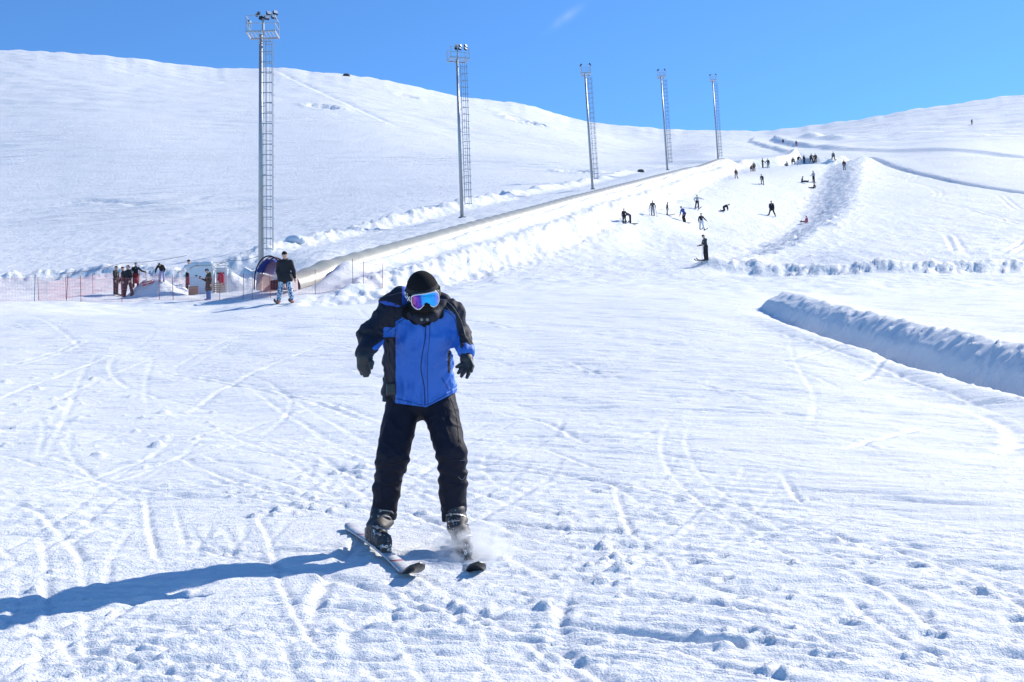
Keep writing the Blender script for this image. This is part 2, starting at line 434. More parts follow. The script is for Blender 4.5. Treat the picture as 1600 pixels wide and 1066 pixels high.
def amp_oct(wl, Y):                # fades an octave out where the grid cannot carry it
    sp = .0034*np.maximum(Y, 1); return 1-ss(.28, .5, sp/wl)
def surface_noise(X, Y):
    z = .030*perlin(X*.22, Y*.16, 50)*(1+ss(20, 60, Y)*1.0)
    z += .030*perlin(X*.7+.3*Y, Y*.5, 51)*amp_oct(1.6, Y)
    near = 1-ss(45, 75, Y)
    # skied-in streaks: long ridges running across and slightly down the fall line
    wx = X+.5*perlin(X*.3, Y*.3, 52); wy = Y+.6*perlin(X*.25+7, Y*.25, 53)
    right = ss(-2, 3, X)
    a = wy*1.0+wx*.28*(right*2-.7)
    b = wx-.28*wy
    z += .012*perlin(b*.55, a*3.6, 54)*amp_oct(.35, Y)*near
    z += .009*perlin(b*1.1+5, a*8, 55)*amp_oct(.2, Y)*near
    z += .005*perlin(b*2.4, a*17, 56)*amp_oct(.1, Y)*near
    # crumbs and clods
    m = ss(-.15, .55, fbm(X*.45, Y*.38, 2, 57))
    lump = np.abs(perlin(X*4.2, Y*4.2, 58))
    z += .011*m*(lump-.2)*amp_oct(.25, Y)*near
    z += .007*(.3+m)*perlin(X*9.5, Y*9.5, 59)*amp_oct(.12, Y)*near
    z += .0068*(.45+m)*perlin(X*21, Y*21, 60)*amp_oct(.06, Y)*near
    z += .0075*(.6+m)*perlin(X*43, Y*43, 61)*amp_oct(.035, Y)*near
    # mid distance piste texture
    z += .020*perlin(b*.9+3, a*2.6, 80)*amp_oct(.4, Y)*ss(9, 22, Y)*near
    z += .012*fbm(b*2.0, a*3.4, 2, 81)*amp_oct(.28, Y)*ss(7, 16, Y)*near
    mid = ss(30, 60, Y)*(1-ss(230, 260, Y))
    z += mid*(.05*fbm(X*.9, Y*.5, 3, 62)*amp_oct(1.2, Y)+.05*perlin(X*.8, Y*1.2, 82)*amp_oct(.8, Y))
    # wind-carved crust on the hills
    far = ss(95, 150, Y)
    hill = far*(1-ss(.10, .22, X/np.maximum(Y, 1)+ss(200, 320, Y)*-.25))
    t = X*.95+Y*.30; q = Y*.95-X*.30
    patch = 1.5*ss(-.1, .6, fbm(X*.018, Y*.016, 2, 63)+.5*ss(230, 330, Y))
    z += hill*(.25+patch)*(.26*perlin(t*.10, q*.42, 64)+.24*perlin(t*.25, q*.95, 65)*amp_oct(1.0, Y))
    z += far*.5*perlin(X*.02, Y*.02, 66)
    fr = ss(250, 290, Y)*ss(.2, .3, X/np.maximum(Y, 1))
    z += fr*(.55*perlin(t*.05+q*.02, (q*.9+t*.35)*.28, 67)+.4*perlin(t*.1, (q*.9+t*.35)*.6, 68))
    return z
GZ = GZ+surface_noise(GXX, GYY)*ss(-20, 0, GYY)

def grid_z(X, Y):
    X = np.asarray(X, float); Y = np.asarray(Y, float)
    r = np.clip(np.searchsorted(RY, Y)-1, 0, len(RY)-2); fr = np.clip((Y-RY[r])/(RY[r+1]-RY[r]), 0, 1)
    t = X/(np.maximum(Y, 0)+EX)
    k = np.clip(np.searchsorted(CT, t)-1, 0, len(CT)-2); fk = np.clip((t-CT[k])/(CT[k+1]-CT[k]), 0, 1)
    return (GZ[r, k]*(1-fr)+GZ[r+1, k]*fr)*(1-fk)+(GZ[r, k+1]*(1-fr)+GZ[r+1, k+1]*fr)*fk
def hit(u, v, Ymin=2.0, Ymax=430.0):
    """first place where the sight line through (u, v) meets the snow"""
    c, e = ray(u, v); Y = np.geomspace(Ymin, Ymax, 2500)
    h = grid_z(float(c)*Y, Y)-float(e)*Y
    k = np.nonzero(h >= 0)[0]
    i = k[0] if len(k) else int(np.argmax(h/Y))
    return float(c)*Y[i], float(Y[i]), float(grid_z(float(c)*Y[i], Y[i]))

# ---- ski grooves, scrapes and footprints pressed into the near snow
def local(x0, x1, y0, y1):
    r0, r1 = np.searchsorted(RY, [y0, y1]); t0 = min(x0/(y0+EX), x0/(y1+EX)); t1 = max(x1/(y0+EX), x1/(y1+EX))
    k0, k1 = np.searchsorted(CT, [t0, t1]); return slice(r0, max(r1, r0+1)), slice(k0, max(k1, k0+1))
def groove(pts, w, dep, rim=.5, wob=.0):
    xs = [p[0] for p in pts]; ys = [p[1] for p in pts]; m = w*5
    sl = local(min(xs)-m, max(xs)+m, max(.5, min(ys)-m), max(ys)+m)
    X = GXX[sl]; Y = GYY[sl]
    if X.size == 0: return
    d, s = seg_dist(X, Y, pts); L = sum(math.dist(a, b) for a, b in zip(pts[:-1], pts[1:]))
    if wob: d = d+wob*perlin(s*3, s*0, 70)
    e = ss(0, .15*L+.01, s)*(1-ss(.8*L, L, s))*np.clip(.75+.6*perlin(s*1.3, s*0+len(pts), 71), .15, 1.4)
    GZ[sl] += e*(-dep*np.exp(-(d/w)**2)+dep*rim*.45*np.exp(-((d-w*1.9)/(w*.9))**2))
def gpx(P):
    return [hit(u, v)[:2] for u, v in P]
def smooth_line(pts, n=6):
    P = np.array(pts); out = []
    for i in range(len(P)-1):
        p0 = P[max(i-1, 0)]; p1 = P[i]; p2 = P[i+1]; p3 = P[min(i+2, len(P)-1)]
        for t in np.linspace(0, 1, n, endpoint=False):
            out.append(tuple(.5*((2*p1)+(-p0+p2)*t+(2*p0-5*p1+4*p2-p3)*t*t+(-p0+3*p1-3*p2+p3)*t**3)))
    out.append(tuple(P[-1])); return out
TRACKS = [([(512, 535), (400, 580), (335, 618), (290, 655)], .035, .018, 1.0), ([(398, 795), (424, 848), (436, 900), (480, 985), (552, 1062)], .02, .014, 1.2),
 ([(228, 770), (234, 820), (246, 868), (266, 902)], .018, .018, .6), ([(270, 782), (282, 825), (292, 868)], .015, .012, .6), ([(500, 712), (540, 738), (584, 754)], .045, .035, .6),
 ([(1224, 740), (1240, 770), (1262, 794)], .022, .025, .6), ([(958, 750), (985, 830), (1048, 880), (1054, 922)], .018, .016, .9),
 ([(1234, 520), (1241, 560), (1271, 610), (1272, 650), (1250, 690)], .04, .010, 1.0), ([(1180, 488), (1260, 520), (1400, 562), (1600, 625)], .06, .03, .9),
 ([(1200, 512), (1330, 556), (1460, 606), (1600, 655)], .05, .03, .9), ([(1236, 563), (1300, 545), (1370, 552)], .06, .03, 1.0), ([(1330, 600), (1370, 575), (1394, 550)], .06, .03, 1.0),
 ([(160, 545), (130, 582), (108, 640), (60, 735)], .03, .012, .6), ([(240, 560), (228, 600), (232, 640)], .03, .012, .6), ([(300, 528), (200, 548), (90, 590), (-60, 640)], .035, .018, .8),
 ([(0, 780), (60, 800), (110, 850), (150, 900)], .03, .015, .8), ([(880, 560), (960, 590), (1090, 600), (1240, 640)], .04, .025, .8), ([(760, 640), (850, 660), (930, 700)], .035, .025, .8),
 ([(1500, 640), (1570, 665), (1590, 700), (1520, 720)], .1, .03, 1.0), ([(740, 500), (860, 520), (1000, 515), (1150, 540)], .07, .03, .9), ([(850, 700), (900, 720), (960, 735), (1040, 740)], .03, .02, .8),
 ([(120, 1010), (240, 1040), (330, 1066)], .03, .025, .8), ([(470, 880), (540, 905), (600, 935)], .02, .012, .7), ([(1300, 880), (1400, 930), (1480, 1000)], .03, .02, .7)]
for P, w, dep, rim in TRACKS:
    groove(smooth_line(gpx(P)), w, dep, rim, w*.3)
rnd = random.Random(5)
for i in range(420):
    u = rnd.uniform(-150, 1750); v = 470+(1080-470)*rnd.random()**1.2
    x, y, _ = hit(u, v)
    if x > 7.2 and y > 3 and x < 9.5: continue
    ln = rnd.uniform(.5, 2.6)*(1+y/25); a = rnd.gauss(-.30 if u > 500 else .45, .28)
    if rnd.random() < .12: a += rnd.choice([-1, 1])*rnd.uniform(.6, 1.3)
    cv = rnd.gauss(0, .16)
    pts = [(x+ln*s*math.cos(a+cv*s), y+ln*s*math.sin(a+cv*s)) for s in (-.5, -.25, 0, .25, .5)]
    w = rnd.uniform(.009, .026)*(1+y/12)
    groove(pts, w, w*rnd.uniform(.35, .8), rnd.uniform(.2, 1.1), w*.5)
for i in range(230):            # long carved arcs, often in pairs
    u = rnd.uniform(-200, 1800); v = 480+560*rnd.random()**1.1
    x, y, _ = hit(u, v)
    if x > 6.0: continue
    ln = rnd.uniform(2.0, 6.5)*(1+y/30); a = rnd.choice([rnd.gauss(-.35, .25), rnd.gauss(-1.15, .35), rnd.gauss(1.2, .4) if u < 700 else rnd.gauss(-.6, .3)]); cv = rnd.gauss(0, .55)
    pts = []; px_, py_ = x, y
    for s in range(14):
        pts.append((px_, py_)); aa = a+cv*(s/13-.5); px_ += ln/13*math.cos(aa); py_ += ln/13*math.sin(aa)
    if max(p[0] for p in pts) > 6.4 or min(p[1] for p in pts) < 2: continue
    w = rnd.uniform(.010, .022)*(1+y/16); dp = w*rnd.uniform(.25, .55)
    groove(pts, w, dp, .8)
    if rnd.random() < .55:
        o = rnd.uniform(.18, .35); groove([(q[0]-o*math.sin(a), q[1]+o*math.cos(a)) for q in pts], w, dp*.8, .8)
def dent(x, y, rx, ry, dep, ang=0, rim=.35):
    m = max(rx, ry)*3
    sl = local(x-m, x+m, max(.5, y-m), y+m); X = GXX[sl]-x; Y = GYY[sl]-y
    if X.size == 0: return
    ca, sa_ = math.cos(ang), math.sin(ang); a = (X*ca+Y*sa_)/rx; b = (-X*sa_+Y*ca)/ry
    q = np.sqrt(a*a+b*b)+.25*perlin(X*9+x, Y*9+y, 72)
    GZ[sl] += -dep*(1-ss(.55, 1.05, q))+dep*rim*np.exp(-((q-1.3)/.3)**2)*(1+perlin(X*14, Y*14+x, 73))
for u, v in [(1017, 677), (1050, 820), (1085, 880), (1060, 785), (1355, 852), (1353, 880), (1427, 886), (1462, 893), (1510, 917), (1522, 928), (1445, 967), (1455, 992), (1585, 970), (1325, 975), (1338, 958),
             (1470, 1025), (1497, 1038), (1420, 1046), (1540, 930), (1125, 870), (1130, 905), (1150, 935), (1062, 938), (1110, 945), (1180, 960), (1150, 1012), (1160, 985), (1190, 1000), (1080, 850), (1000, 790), (1270, 780), (1390, 700), (840, 800), (930, 770)]:
    x, y, _ = hit(u, v)
    dent(x, y, .07, .036, .019, rnd.uniform(-.7, .7))
for i in range(90):
    u = rnd.uniform(820, 1650); v = rnd.uniform(640, 1080); x, y, _ = hit(u, v)
    if x < 7: dent(x, y, rnd.uniform(.02, .05), rnd.uniform(.015, .035), rnd.uniform(.004, .009), rnd.uniform(-1, 1))
GCL = np.zeros_like(GZ)
def clod(x, y, r, h):
    m = r*2.2; sl = local(x-m, x+m, max(.5, y-m), y+m); X = GXX[sl]; Y = GYY[sl]
    if X.size == 0: return
    q = np.hypot(X-x, Y-y)/r*(1+.45*perlin(X/r*.9, Y/r*.9, 75))
    hh = h*np.clip(1-q*q, 0, 1)**.6*(1+.5*perlin(X/r*2, Y/r*2, 76))
    GCL[sl] = np.maximum(GCL[sl], hh)
def clods(u, v, su, sv, n, r0, r1):
    for i in range(n):
        x, y, _ = hit(rnd.gauss(u, su), rnd.gauss(v, sv))
        if y > 60: continue
        r = rnd.uniform(r0, r1)*(1 if rnd.random() < .8 else 1.6); clod(x, y, r, r*rnd.uniform(.35, .8))
clods(950, 870, 30, 26, 90, .009, .032); clods(885, 815, 35, 18, 50, .009, .024); clods(470, 780, 60, 14, 60, .01, .035); clods(1220, 1035, 30, 20, 30, .008, .022)
clods(1170, 950, 60, 30, 20, .010, .025); clods(150, 1010, 120, 30, 40, .008, .022); clods(100, 880, 80, 50, 30, .008, .022); clods(560, 735, 40, 14, 16, .02, .04)
clods(250, 660, 60, 25, 40, .02, .05); clods(700, 940, 90, 30, 40, .012, .03); clods(700, 900, 60, 14, 30, .01, .025); clods(60, 620, 80, 40, 40, .03, .06); clods(800, 760, 120, 60, 40, .010, .025)
for i in range(800):
    x, y, _ = hit(rnd.uniform(-100, 1700), 480+600*rnd.random()**1.1)
    if abs(x-8) < 1.6 or y > 45: continue
    r = rnd.uniform(.005, .014)*(1+y/14); clod(x, y, r, r*rnd.uniform(.3, .7))
# crumbs along the lip of the cut bank, the trench foot, and the berms
for i in range(380):
    y = rnd.uniform(6, 36); r = rnd.uniform(.02, .055)
    clod(8.72+rnd.gauss(0, .16), y, r, r*.7)
for i in range(260):
    y = rnd.uniform(12, 37); r = rnd.uniform(.02, .06); clod(7.1+rnd.gauss(0, .3), y, r, r*.5)
def along(L, n, sp, r0, r1, hk=.8):
    L = [np.array(p) for p in L]; ls = [np.linalg.norm(b-a) for a, b in zip(L[:-1], L[1:])]
    for i in range(n):
        t = rnd.random()*sum(ls); k = 0
        while k < len(ls)-1 and t > ls[k]: t -= ls[k]; k += 1
        p = L[k]+(L[k+1]-L[k])*t/ls[k]; r = rnd.uniform(r0, r1)*(1+p[1]/220)
        clod(p[0]+rnd.gauss(0, sp), p[1]+rnd.gauss(0, sp), r, r*hk*rnd.uniform(.5, 1.1))
along(L_BERM[1:10], 1500, .8, .06, .22); along(L_SCARP[1:6], 1500, 1.0, .05, .14, .7); along(L_RBERM[:6], 800, .6, .07, .22); along(L_BAND[1:8], 900, 2.4, .10, .22, .6)
# soft double ski tracks wandering over the untouched field
for P in [[(1408, 262), (1425, 275), (1418, 284), (1445, 292), (1462, 300), (1460, 308), (1448, 314)], [(1450, 314), (1500, 325), (1560, 341), (1600, 352), (1660, 366)],
          [(1556, 303), (1570, 315), (1585, 327), (1610, 335)], [(1475, 365), (1484, 378), (1490, 397)], [(1340, 324), (1440, 316), (1560, 306)], [(1560, 398), (1585, 385), (1600, 372)],
          [(1360, 400), (1480, 390), (1600, 375)], [(1340, 290), (1450, 280), (1600, 262)], [(1450, 360), (1520, 352), (1600, 340)]]:
    pts = smooth_line([hit(u, v, 70)[:2] for u, v in P], 4)
    groove(pts, .16, .13, .5); groove([(x+.75, y) for x, y in pts], .16, .13, .5)
# the faint trail and a furrow on the left hill
for P, w in (([(-20, 340), (60, 322), (140, 314), (260, 317), (340, 303)], .8), ([(420, 90), (560, 170), (640, 205)], .9)):
    groove(smooth_line([hit(u, v, 90)[:2] for u, v in P], 4), w, .4, .6)
for u, v, rx, ry, dp in ((505, 167, 5, 3.5, .9), (825, 192, 6, 5, 1.6), (800, 182, 4, 3, 1.0), (635, 150, 4, 3, .7), (900, 268, 3, 3, .8)):
    x, y, _ = hit(u, v, 90); dent(x, y, rx, ry, dp, -.5, .3)

GZ += GCL
def snow_material():
    m = bpy.data.materials.new('snow'); m.use_nodes = True
    nt = m.node_tree; N = nt.nodes; Lk = nt.links; b = N['Principled BSDF']
    b.inputs['Roughness'].default_value = .62
    b.inputs['Specular IOR Level'].default_value = .25
    tc = N.new('ShaderNodeTexCoord')
    def noise(scale, detail=3, rough=.55, stretch=None, rot=0):
        n = N.new('ShaderNodeTexNoise'); n.inputs['Scale'].default_value = scale; n.inputs['Detail'].default_value = detail; n.inputs['Roughness'].default_value = rough
        if stretch:
            mp = N.new('ShaderNodeMapping'); mp.inputs['Scale'].default_value = stretch; mp.inputs['Rotation'].default_value = (0, 0, rot)
            Lk.new(tc.outputs['Object'], mp.inputs[0]); Lk.new(mp.outputs[0], n.inputs['Vector'])
        else: Lk.new(tc.outputs['Object'], n.inputs['Vector'])
        return n
    col = N.new('ShaderNodeMixRGB'); col.inputs[1].default_value = (.685, .71, .75, 1); col.inputs[2].default_value = (.76, .775, .80, 1)
    n0 = noise(.9, 4); Lk.new(n0.outputs['Fac'], col.inputs[0]); Lk.new(col.outputs[0], b.inputs['Base Color'])
    geo_ = N.new('ShaderNodeNewGeometry'); sep = N.new('ShaderNodeSeparateXYZ'); Lk.new(geo_.outputs['Position'], sep.inputs[0])
    def ramp(a, c, src=None):
        r = N.new('ShaderNodeMapRange'); r.interpolation_type = 'SMOOTHSTEP'; r.inputs['From Min'].default_value = a; r.inputs['From Max'].default_value = c
        Lk.new(src or sep.outputs['Y'], r.inputs['Value']); return r.outputs[0]
    def mul(a, c):
        r = N.new('ShaderNodeMath'); r.operation = 'MULTIPLY'; Lk.new(a, r.inputs[0])
        if isinstance(c, (int, float)): r.inputs[1].default_value = c
        else: Lk.new(c, r.inputs[1])
        return r.outputs[0]
    nearm, farm, hillm = ramp(55, 30), ramp(8, 20), ramp(105, 150)
    patch = ramp(.42, .62, noise(.035, 3).outputs['Fac'])
    prev = None
    L_ = [(noise(1.2, 5, .6, (.5, 2.2, 1), .3), .35, .06, None),
          (noise(.55, 7, .72, (.22, 1.5, 1), .32), 1.0, .30, mul(hillm, patch)), (noise(.9, 6, .7, (.35, 1.3, 1), .28), .8, .22, hillm),
          (noise(3.2, 6, .7, (.45, 1.7, 1), .25), .8, .06, mul(farm, nearm)), (noise(2.0, 6, .7), .8, .20, ramp(40, 70)),
          (noise(14, 6, .7), .9, .020, None), (noise(30, 4, .65, (.35, 1.6, 1), .25), .7, .012, None), (noise(90, 3), .85, .007, None)]
    for nn, st, dist, msk in L_:
        bp = N.new('ShaderNodeBump'); bp.inputs['Strength'].default_value = st; bp.inputs['Distance'].default_value = dist
        if msk is not None: Lk.new(mul(msk, st), bp.inputs['Strength'])
        Lk.new(nn.outputs['Fac'], bp.inputs['Height'])
        if prev: Lk.new(prev.outputs[0], bp.inputs['Normal'])
        prev = bp
    Lk.new(prev.outputs[0], b.inputs['Normal'])
    return m
M_SNOW = snow_material()
nr, nc = GZ.shape
idx = np.arange(nr*nc).reshape(nr, nc)
FQ = np.stack([idx[:-1, :-1], idx[:-1, 1:], idx[1:, 1:], idx[1:, :-1]], -1).reshape(-1, 4)
ground = mesh_obj('snow_ground', np.stack([GXX, GYY, GZ], -1).reshape(-1, 3), FQ, M_SNOW)
tag(ground, kind='structure')
ground['label'] = 'groomed and skied-up snow slope with hills behind'
print('terrain', nr, nc)
# ------------------------------------------------------------ signed-distance modelling for bodies and clothes
def n3(P, s, seed=0):
    """cheap smooth 3D noise"""
    x, y, z = P[..., 0]*s, P[..., 1]*s, P[..., 2]*s
    r = 0
    for i in range(3):
        a, b, c = 1.0+.37*i+seed*.13, 1.3+.21*i, .8+.45*i+seed*.07
        r = r+np.sin(a*x+1.7*np.sin(b*y+seed)+i)*np.cos(c*z+1.3*np.sin(a*x*.7+seed*2)+i*2)/(1+.5*i)
    return r*.5
def smin(a, b, k):
    h = np.clip(.5+.5*(b-a)/k, 0, 1); return b+(a-b)*h-k*h*(1-h)
def rc(a, b, r1, r2, sq=(1, 1, 1)):
    """tapered capsule; sq > 1 flattens along that axis"""
    a = np.array(a, float); b = np.array(b, float); q = np.array(sq, float)
    def f(P):
        p = P*q; A = a*q; B = b*q; d = B-A; L = (d*d).sum()+1e-9
        t = np.clip(((p-A)@d)/L, 0, 1)
        return (np.linalg.norm(p-A-t[..., None]*d, axis=-1)-(r1+(r2-r1)*t))/max(q)**.5
    m = max(r1, r2)/np.array([min(1, x) if x < 1 else 1 for x in sq])
    f.bb = (np.minimum(a, b)-m, np.maximum(a, b)+m); return f
def el(c, r, rot=None):
    c = np.array(c, float); r = np.array(r, float); Rm = np.eye(3) if rot is None else np.array(rot)
    def f(P):
        p = (P-c)@Rm
        k0 = np.linalg.norm(p/r, axis=-1); k1 = np.linalg.norm(p/(r*r), axis=-1)+1e-9
        return k0*(k0-1)/k1
    f.bb = (c-max(r), c+max(r)); return f
def bx(c, h, rad=.01, rot=None):
    c = np.array(c, float); h = np.array(h, float)-rad; Rm = np.eye(3) if rot is None else np.array(rot)
    def f(P):
        q = np.abs((P-c)@Rm)-h
        return np.linalg.norm(np.maximum(q, 0), axis=-1)+np.minimum(q.max(-1), 0)-rad
    m = np.linalg.norm(h)+rad; f.bb = (c-m, c+m); return f
def surf(prims, vox, k=.03, mod=None, cuts=()):
    """surface nets of the smooth union of prims"""
    lo = np.min([p.bb[0] for p in prims], 0)-vox*3; hi = np.max([p.bb[1] for p in prims], 0)+vox*3
    nn = np.ceil((hi-lo)/vox).astype(int)+1
    ax = [lo[i]+vox*np.arange(nn[i]) for i in range(3)]
    D = np.full(nn, 9.0)
    for p in prims:
        pad = k*2+vox*2
        i0 = np.maximum(np.floor((p.bb[0]-pad-lo)/vox).astype(int), 0); i1 = np.minimum(np.ceil((p.bb[1]+pad-lo)/vox).astype(int)+1, nn)
        sl = tuple(slice(a, b) for a, b in zip(i0, i1))
        G = np.stack(np.meshgrid(*[ax[i][sl[i]] for i in range(3)], indexing='ij'), -1)
        D[sl] = smin(D[sl], p(G), k)
    if mod or cuts:
        G = np.stack(np.meshgrid(*ax, indexing='ij'), -1)
        if mod: D = D+np.where(np.abs(D) < .1, mod(G), 0)
        for c in cuts: D = np.maximum(D, c(G))
    S = D < 0
    c = [S[a:nn[0]-1+a, b:nn[1]-1+b, d:nn[2]-1+d] for a in (0, 1) for b in (0, 1) for d in (0, 1)]
    sm = sum(x.astype(int) for x in c); act = (sm > 0) & (sm < 8)
    vid = np.full(act.shape, -1); I = np.argwhere(act); vid[act] = np.arange(len(I))
    acc = np.zeros((len(I), 3)); cnt = np.zeros(len(I))
    cor = [(a, b, d) for a in (0, 1) for b in (0, 1) for d in (0, 1)]
    for i in range(8):
        for j in range(i+1, 8):
            if sum(abs(x-y) for x, y in zip(cor[i], cor[j])) != 1: continue
            A = I+cor[i]; B = I+cor[j]; da = D[tuple(A.T)]; db = D[tuple(B.T)]
            m = (da < 0) != (db < 0); t = da/(da-db+1e-12)
            acc[m] += (A+(B-A)*t[:, None])[m]; cnt[m] += 1
    V = lo+vox*acc/np.maximum(cnt, 1)[:, None]
    Fs = []
    for d in range(3):
        o = [(d+1) % 3, (d+2) % 3]
        s0 = [slice(1, nn[q]-1) for q in range(3)]; s0[d] = slice(0, nn[d]-1); s1 = list(s0); s1[d] = slice(1, nn[d])
        a = S[tuple(s0)]; b = S[tuple(s1)]; E = np.argwhere(a != b)
        if not len(E): continue
        flip = a[tuple(E.T)]
        base_ = E+np.array([s0[q].start for q in range(3)])
        q = []
        for (x, y) in ((0, 0), (-1, 0), (-1, -1), (0, -1)):
            g = base_.copy(); g[:, o[0]] += x; g[:, o[1]] += y; q.append(vid[tuple(g.T)])
        q = np.stack(q, 1); q = np.where(flip[:, None], q, q[:, ::-1]); Fs.append(q)
    F = np.concatenate(Fs); F = F[(F >= 0).all(1)]
    return V, F
def relax(V, F, n=1):
    for _ in range(n):
        acc = np.zeros_like(V); c = np.zeros(len(V))
        for i in range(4):
            for j in (1, 3):
                np.add.at(acc, F[:, i], V[F[:, (i+j) % 4]]); np.add.at(c, F[:, i], 1)
        V = V*.5+.5*acc/np.maximum(c, 1)[:, None]
    return V
def rotz(a): c, s = math.cos(a), math.sin(a); return np.array([[c, -s, 0], [s, c, 0], [0, 0, 1]])
def rotx(a): c, s = math.cos(a), math.sin(a); return np.array([[1, 0, 0], [0, c, -s], [0, s, c]])
def roty(a): c, s = math.cos(a), math.sin(a); return np.array([[c, 0, s], [0, 1, 0], [-s, 0, c]])
_mats = {}
def cloth(col, rough=.8, bump=(60, .003)):
    key = ('c', tuple(col))
    if key not in _mats: _mats[key] = mat('cloth', col, rough, bump=bump, spec=.3)
    return _mats[key]
M_SKIN = mat('skin', (.55, .33, .25), .55)
M_BLACKP = mat('black_plastic', (.02, .02, .023), .35)
M_SKI = mat('ski_top', (.25, .26, .28), .4)

def nrm(v): v = np.array(v, float); return v/(np.linalg.norm(v)+1e-9)
def figure(name_label, u, v, H, yaw=0, lean=0, side=0, thL=(-.08, 0, -1), shL=(-.04, .02, -1), thR=(.08, 0, -1), shR=(.04, .02, -1),
           uaL=(-.25, 0, -1), faL=(-.1, -.15, -1), uaR=(.25, 0, -1), faR=(.1, -.15, -1), head=0, jacket=(.02, .02, .025), trousers=(.02, .02, .025),
           hat=None, hood=False, hair=None, skirt=None, long=0, vox=.03, ski=0, ski_yaw=None, boots=(.03, .03, .035), group=None, at=None, Ymin=40, dz=0, fat=1.0, extra=None, skin=True, board=False, boot_h=.05, Ymax=430):
    """a clothed person; all limb directions are in the person's own frame (x their picture-right, -y towards the viewer at yaw 0)"""
    if at is None: x, y, z = hit(u, v, Ymin, Ymax)
    else: x, y, z = at
    R_ = rotz(yaw)
    th, shn, ft = .245*H, .235*H, .05*H
    tor, ua, fa = .295*H, .165*H, .145*H
    hipw, shw = .052*H, .105*H
    thL, shL, thR, shR, uaL, faL, uaR, faR = map(nrm, (thL, shL, thR, shR, uaL, faL, uaR, faR))
    pel = np.zeros(3)
    up = nrm((math.sin(side), -math.sin(lean), math.cos(lean)))
    rt = nrm((math.cos(side), 0, -math.sin(side)))
    hL = pel+np.array([-hipw, 0, 0]); hR = pel+np.array([hipw, 0, 0])
    kL = hL+thL*th; kR = hR+thR*th; aL = kL+shL*shn; aR = kR+shR*shn
    lowest = min(aL[2]-ft, aR[2]-ft, kL[2]-.05*H, kR[2]-.05*H, -.075*H)
    J = {}
    ch = pel+up*tor*.72; nk = pel+up*tor
    sL = ch+up*.036*H-rt*shw; sR = ch+up*.036*H+rt*shw
    eL = sL+uaL*ua; eR = sR+uaR*ua; wL = eL+faL*fa; wR = eR+faR*fa
    hd_up = nrm(up+np.array([0, -math.sin(head), 0])); hc = nk+hd_up*.085*H+np.array([0, -.012*H, 0])
    off = np.array([0, 0, -lowest])
    for q in (pel, hL, hR, kL, kR, aL, aR, ch, nk, sL, sR, eL, eR, wL, wR, hc): q += off
    t = thing('person', name_label, 'person', (x, y, z+dz), group)
    t.rotation_euler = (0, 0, yaw)
    s = H; hv = .8
    def put(nm, prims, m, par, k=.025, vx=None, mod=None, cuts=(), fm=None):
        V, F = surf(prims, vx or vox, k*s/1.7, mod, cuts)
        if len(V): return mesh_obj(nm, V, F, m, par)
    hands = []
    for w_, d_, sd in ((wL, faL, -1), (wR, faR, 1)):
        hands += [rc(w_, w_+d_*.045*s, .022*s, .024*s), rc(w_+d_*.045*s, w_+d_*.085*s+np.array([0, -.008*s, 0]), .017*s, .011*s),
                  rc(w_+d_*.02*s, w_+d_*.05*s+np.array([-sd*.018*s, -.015*s, 0]), .009*s, .008*s)]
    hx = nrm(np.cross(hd_up, (0, 1, 0)))
    face = nrm(np.cross(hx, hd_up))*1.0
    if face[1] > 0: face = -face
    headp = [el(hc, (.045*s, .056*s, .066*s), np.stack([hx, -face, hd_up], 1)), rc(nk-up*.03*s, hc-hd_up*.03*s, .032*s, .032*s),
             el(hc+face*.055*s-hd_up*.008*s, (.009*s, .013*s, .013*s)), rc(hc-hd_up*.048*s+face*.025*s, hc-hd_up*.03*s, .024*s, .03*s),
             el(hc+hx*.046*s, (.006*s, .012*s, .017*s)), el(hc-hx*.046*s, (.006*s, .012*s, .017*s))]
    put('body', headp+hands+[rc(pel, ch, .06*s, .07*s), rc(ch-rt*.06*s, ch+rt*.06*s, .05*s, .05*s), rc(sL, eL, .03*s, .024*s), rc(eL, wL, .024*s, .018*s), rc(sR, eR, .03*s, .024*s), rc(eR, wR, .024*s, .018*s),
         rc(hL, kL, .05*s, .033*s), rc(kL, aL, .033*s, .024*s), rc(hR, kR, .05*s, .033*s), rc(kR, aR, .033*s, .024*s)], M_SKIN, t, .02, min(vox, .022*s/1.7+.004))
    f_ = fat
    wr = lambda P: .006*n3(P, 22/s*1.7, len(name_label) % 9)
    jm = jacket if not isinstance(jacket, tuple) else cloth(jacket)
    jp = [rc(pel+up*.02*s, ch, .088*s*f_, .092*s*f_, (1, 1.35, 1)), rc(ch-rt*.055*s+up*.012*s, ch+rt*.055*s+up*.012*s, .058*s*f_, .058*s*f_), rc(ch, nk, .06*s, .038*s),
          rc(sL, eL, .042*s*f_, .036*s*f_), rc(eL, wL-faL*.01*s, .036*s*f_, .027*s*f_), rc(sR, eR, .042*s*f_, .036*s*f_), rc(eR, wR-faR*.01*s, .036*s*f_, .027*s*f_)]
    if long: jp += [rc(hL, hL+thL*long*s, .072*s*f_, .076*s*f_), rc(hR, hR+thR*long*s, .072*s*f_, .076*s*f_), rc(pel, pel+(thL+thR)*.5*long*s, .075*s*f_, .08*s*f_, (1, 1.2, 1))]
    if hood: jp.append(el(nk+np.array([0, .045*s, 0])+up*.01*s, (.055*s, .045*s, .04*s)))
    put('jacket', jp, jm, t, .03, mod=wr)
    tm = trousers if not isinstance(trousers, tuple) else cloth(trousers)
    put('trousers', [rc(hL, hR, .07*s, .07*s, (1, 1.15, 1)), rc(hL, kL, .065*s, .048*s), rc(kL, aL, .048*s, .043*s), rc(hR, kR, .065*s, .048*s), rc(kR, aR, .048*s, .043*s)], tm, t, .02, mod=wr)
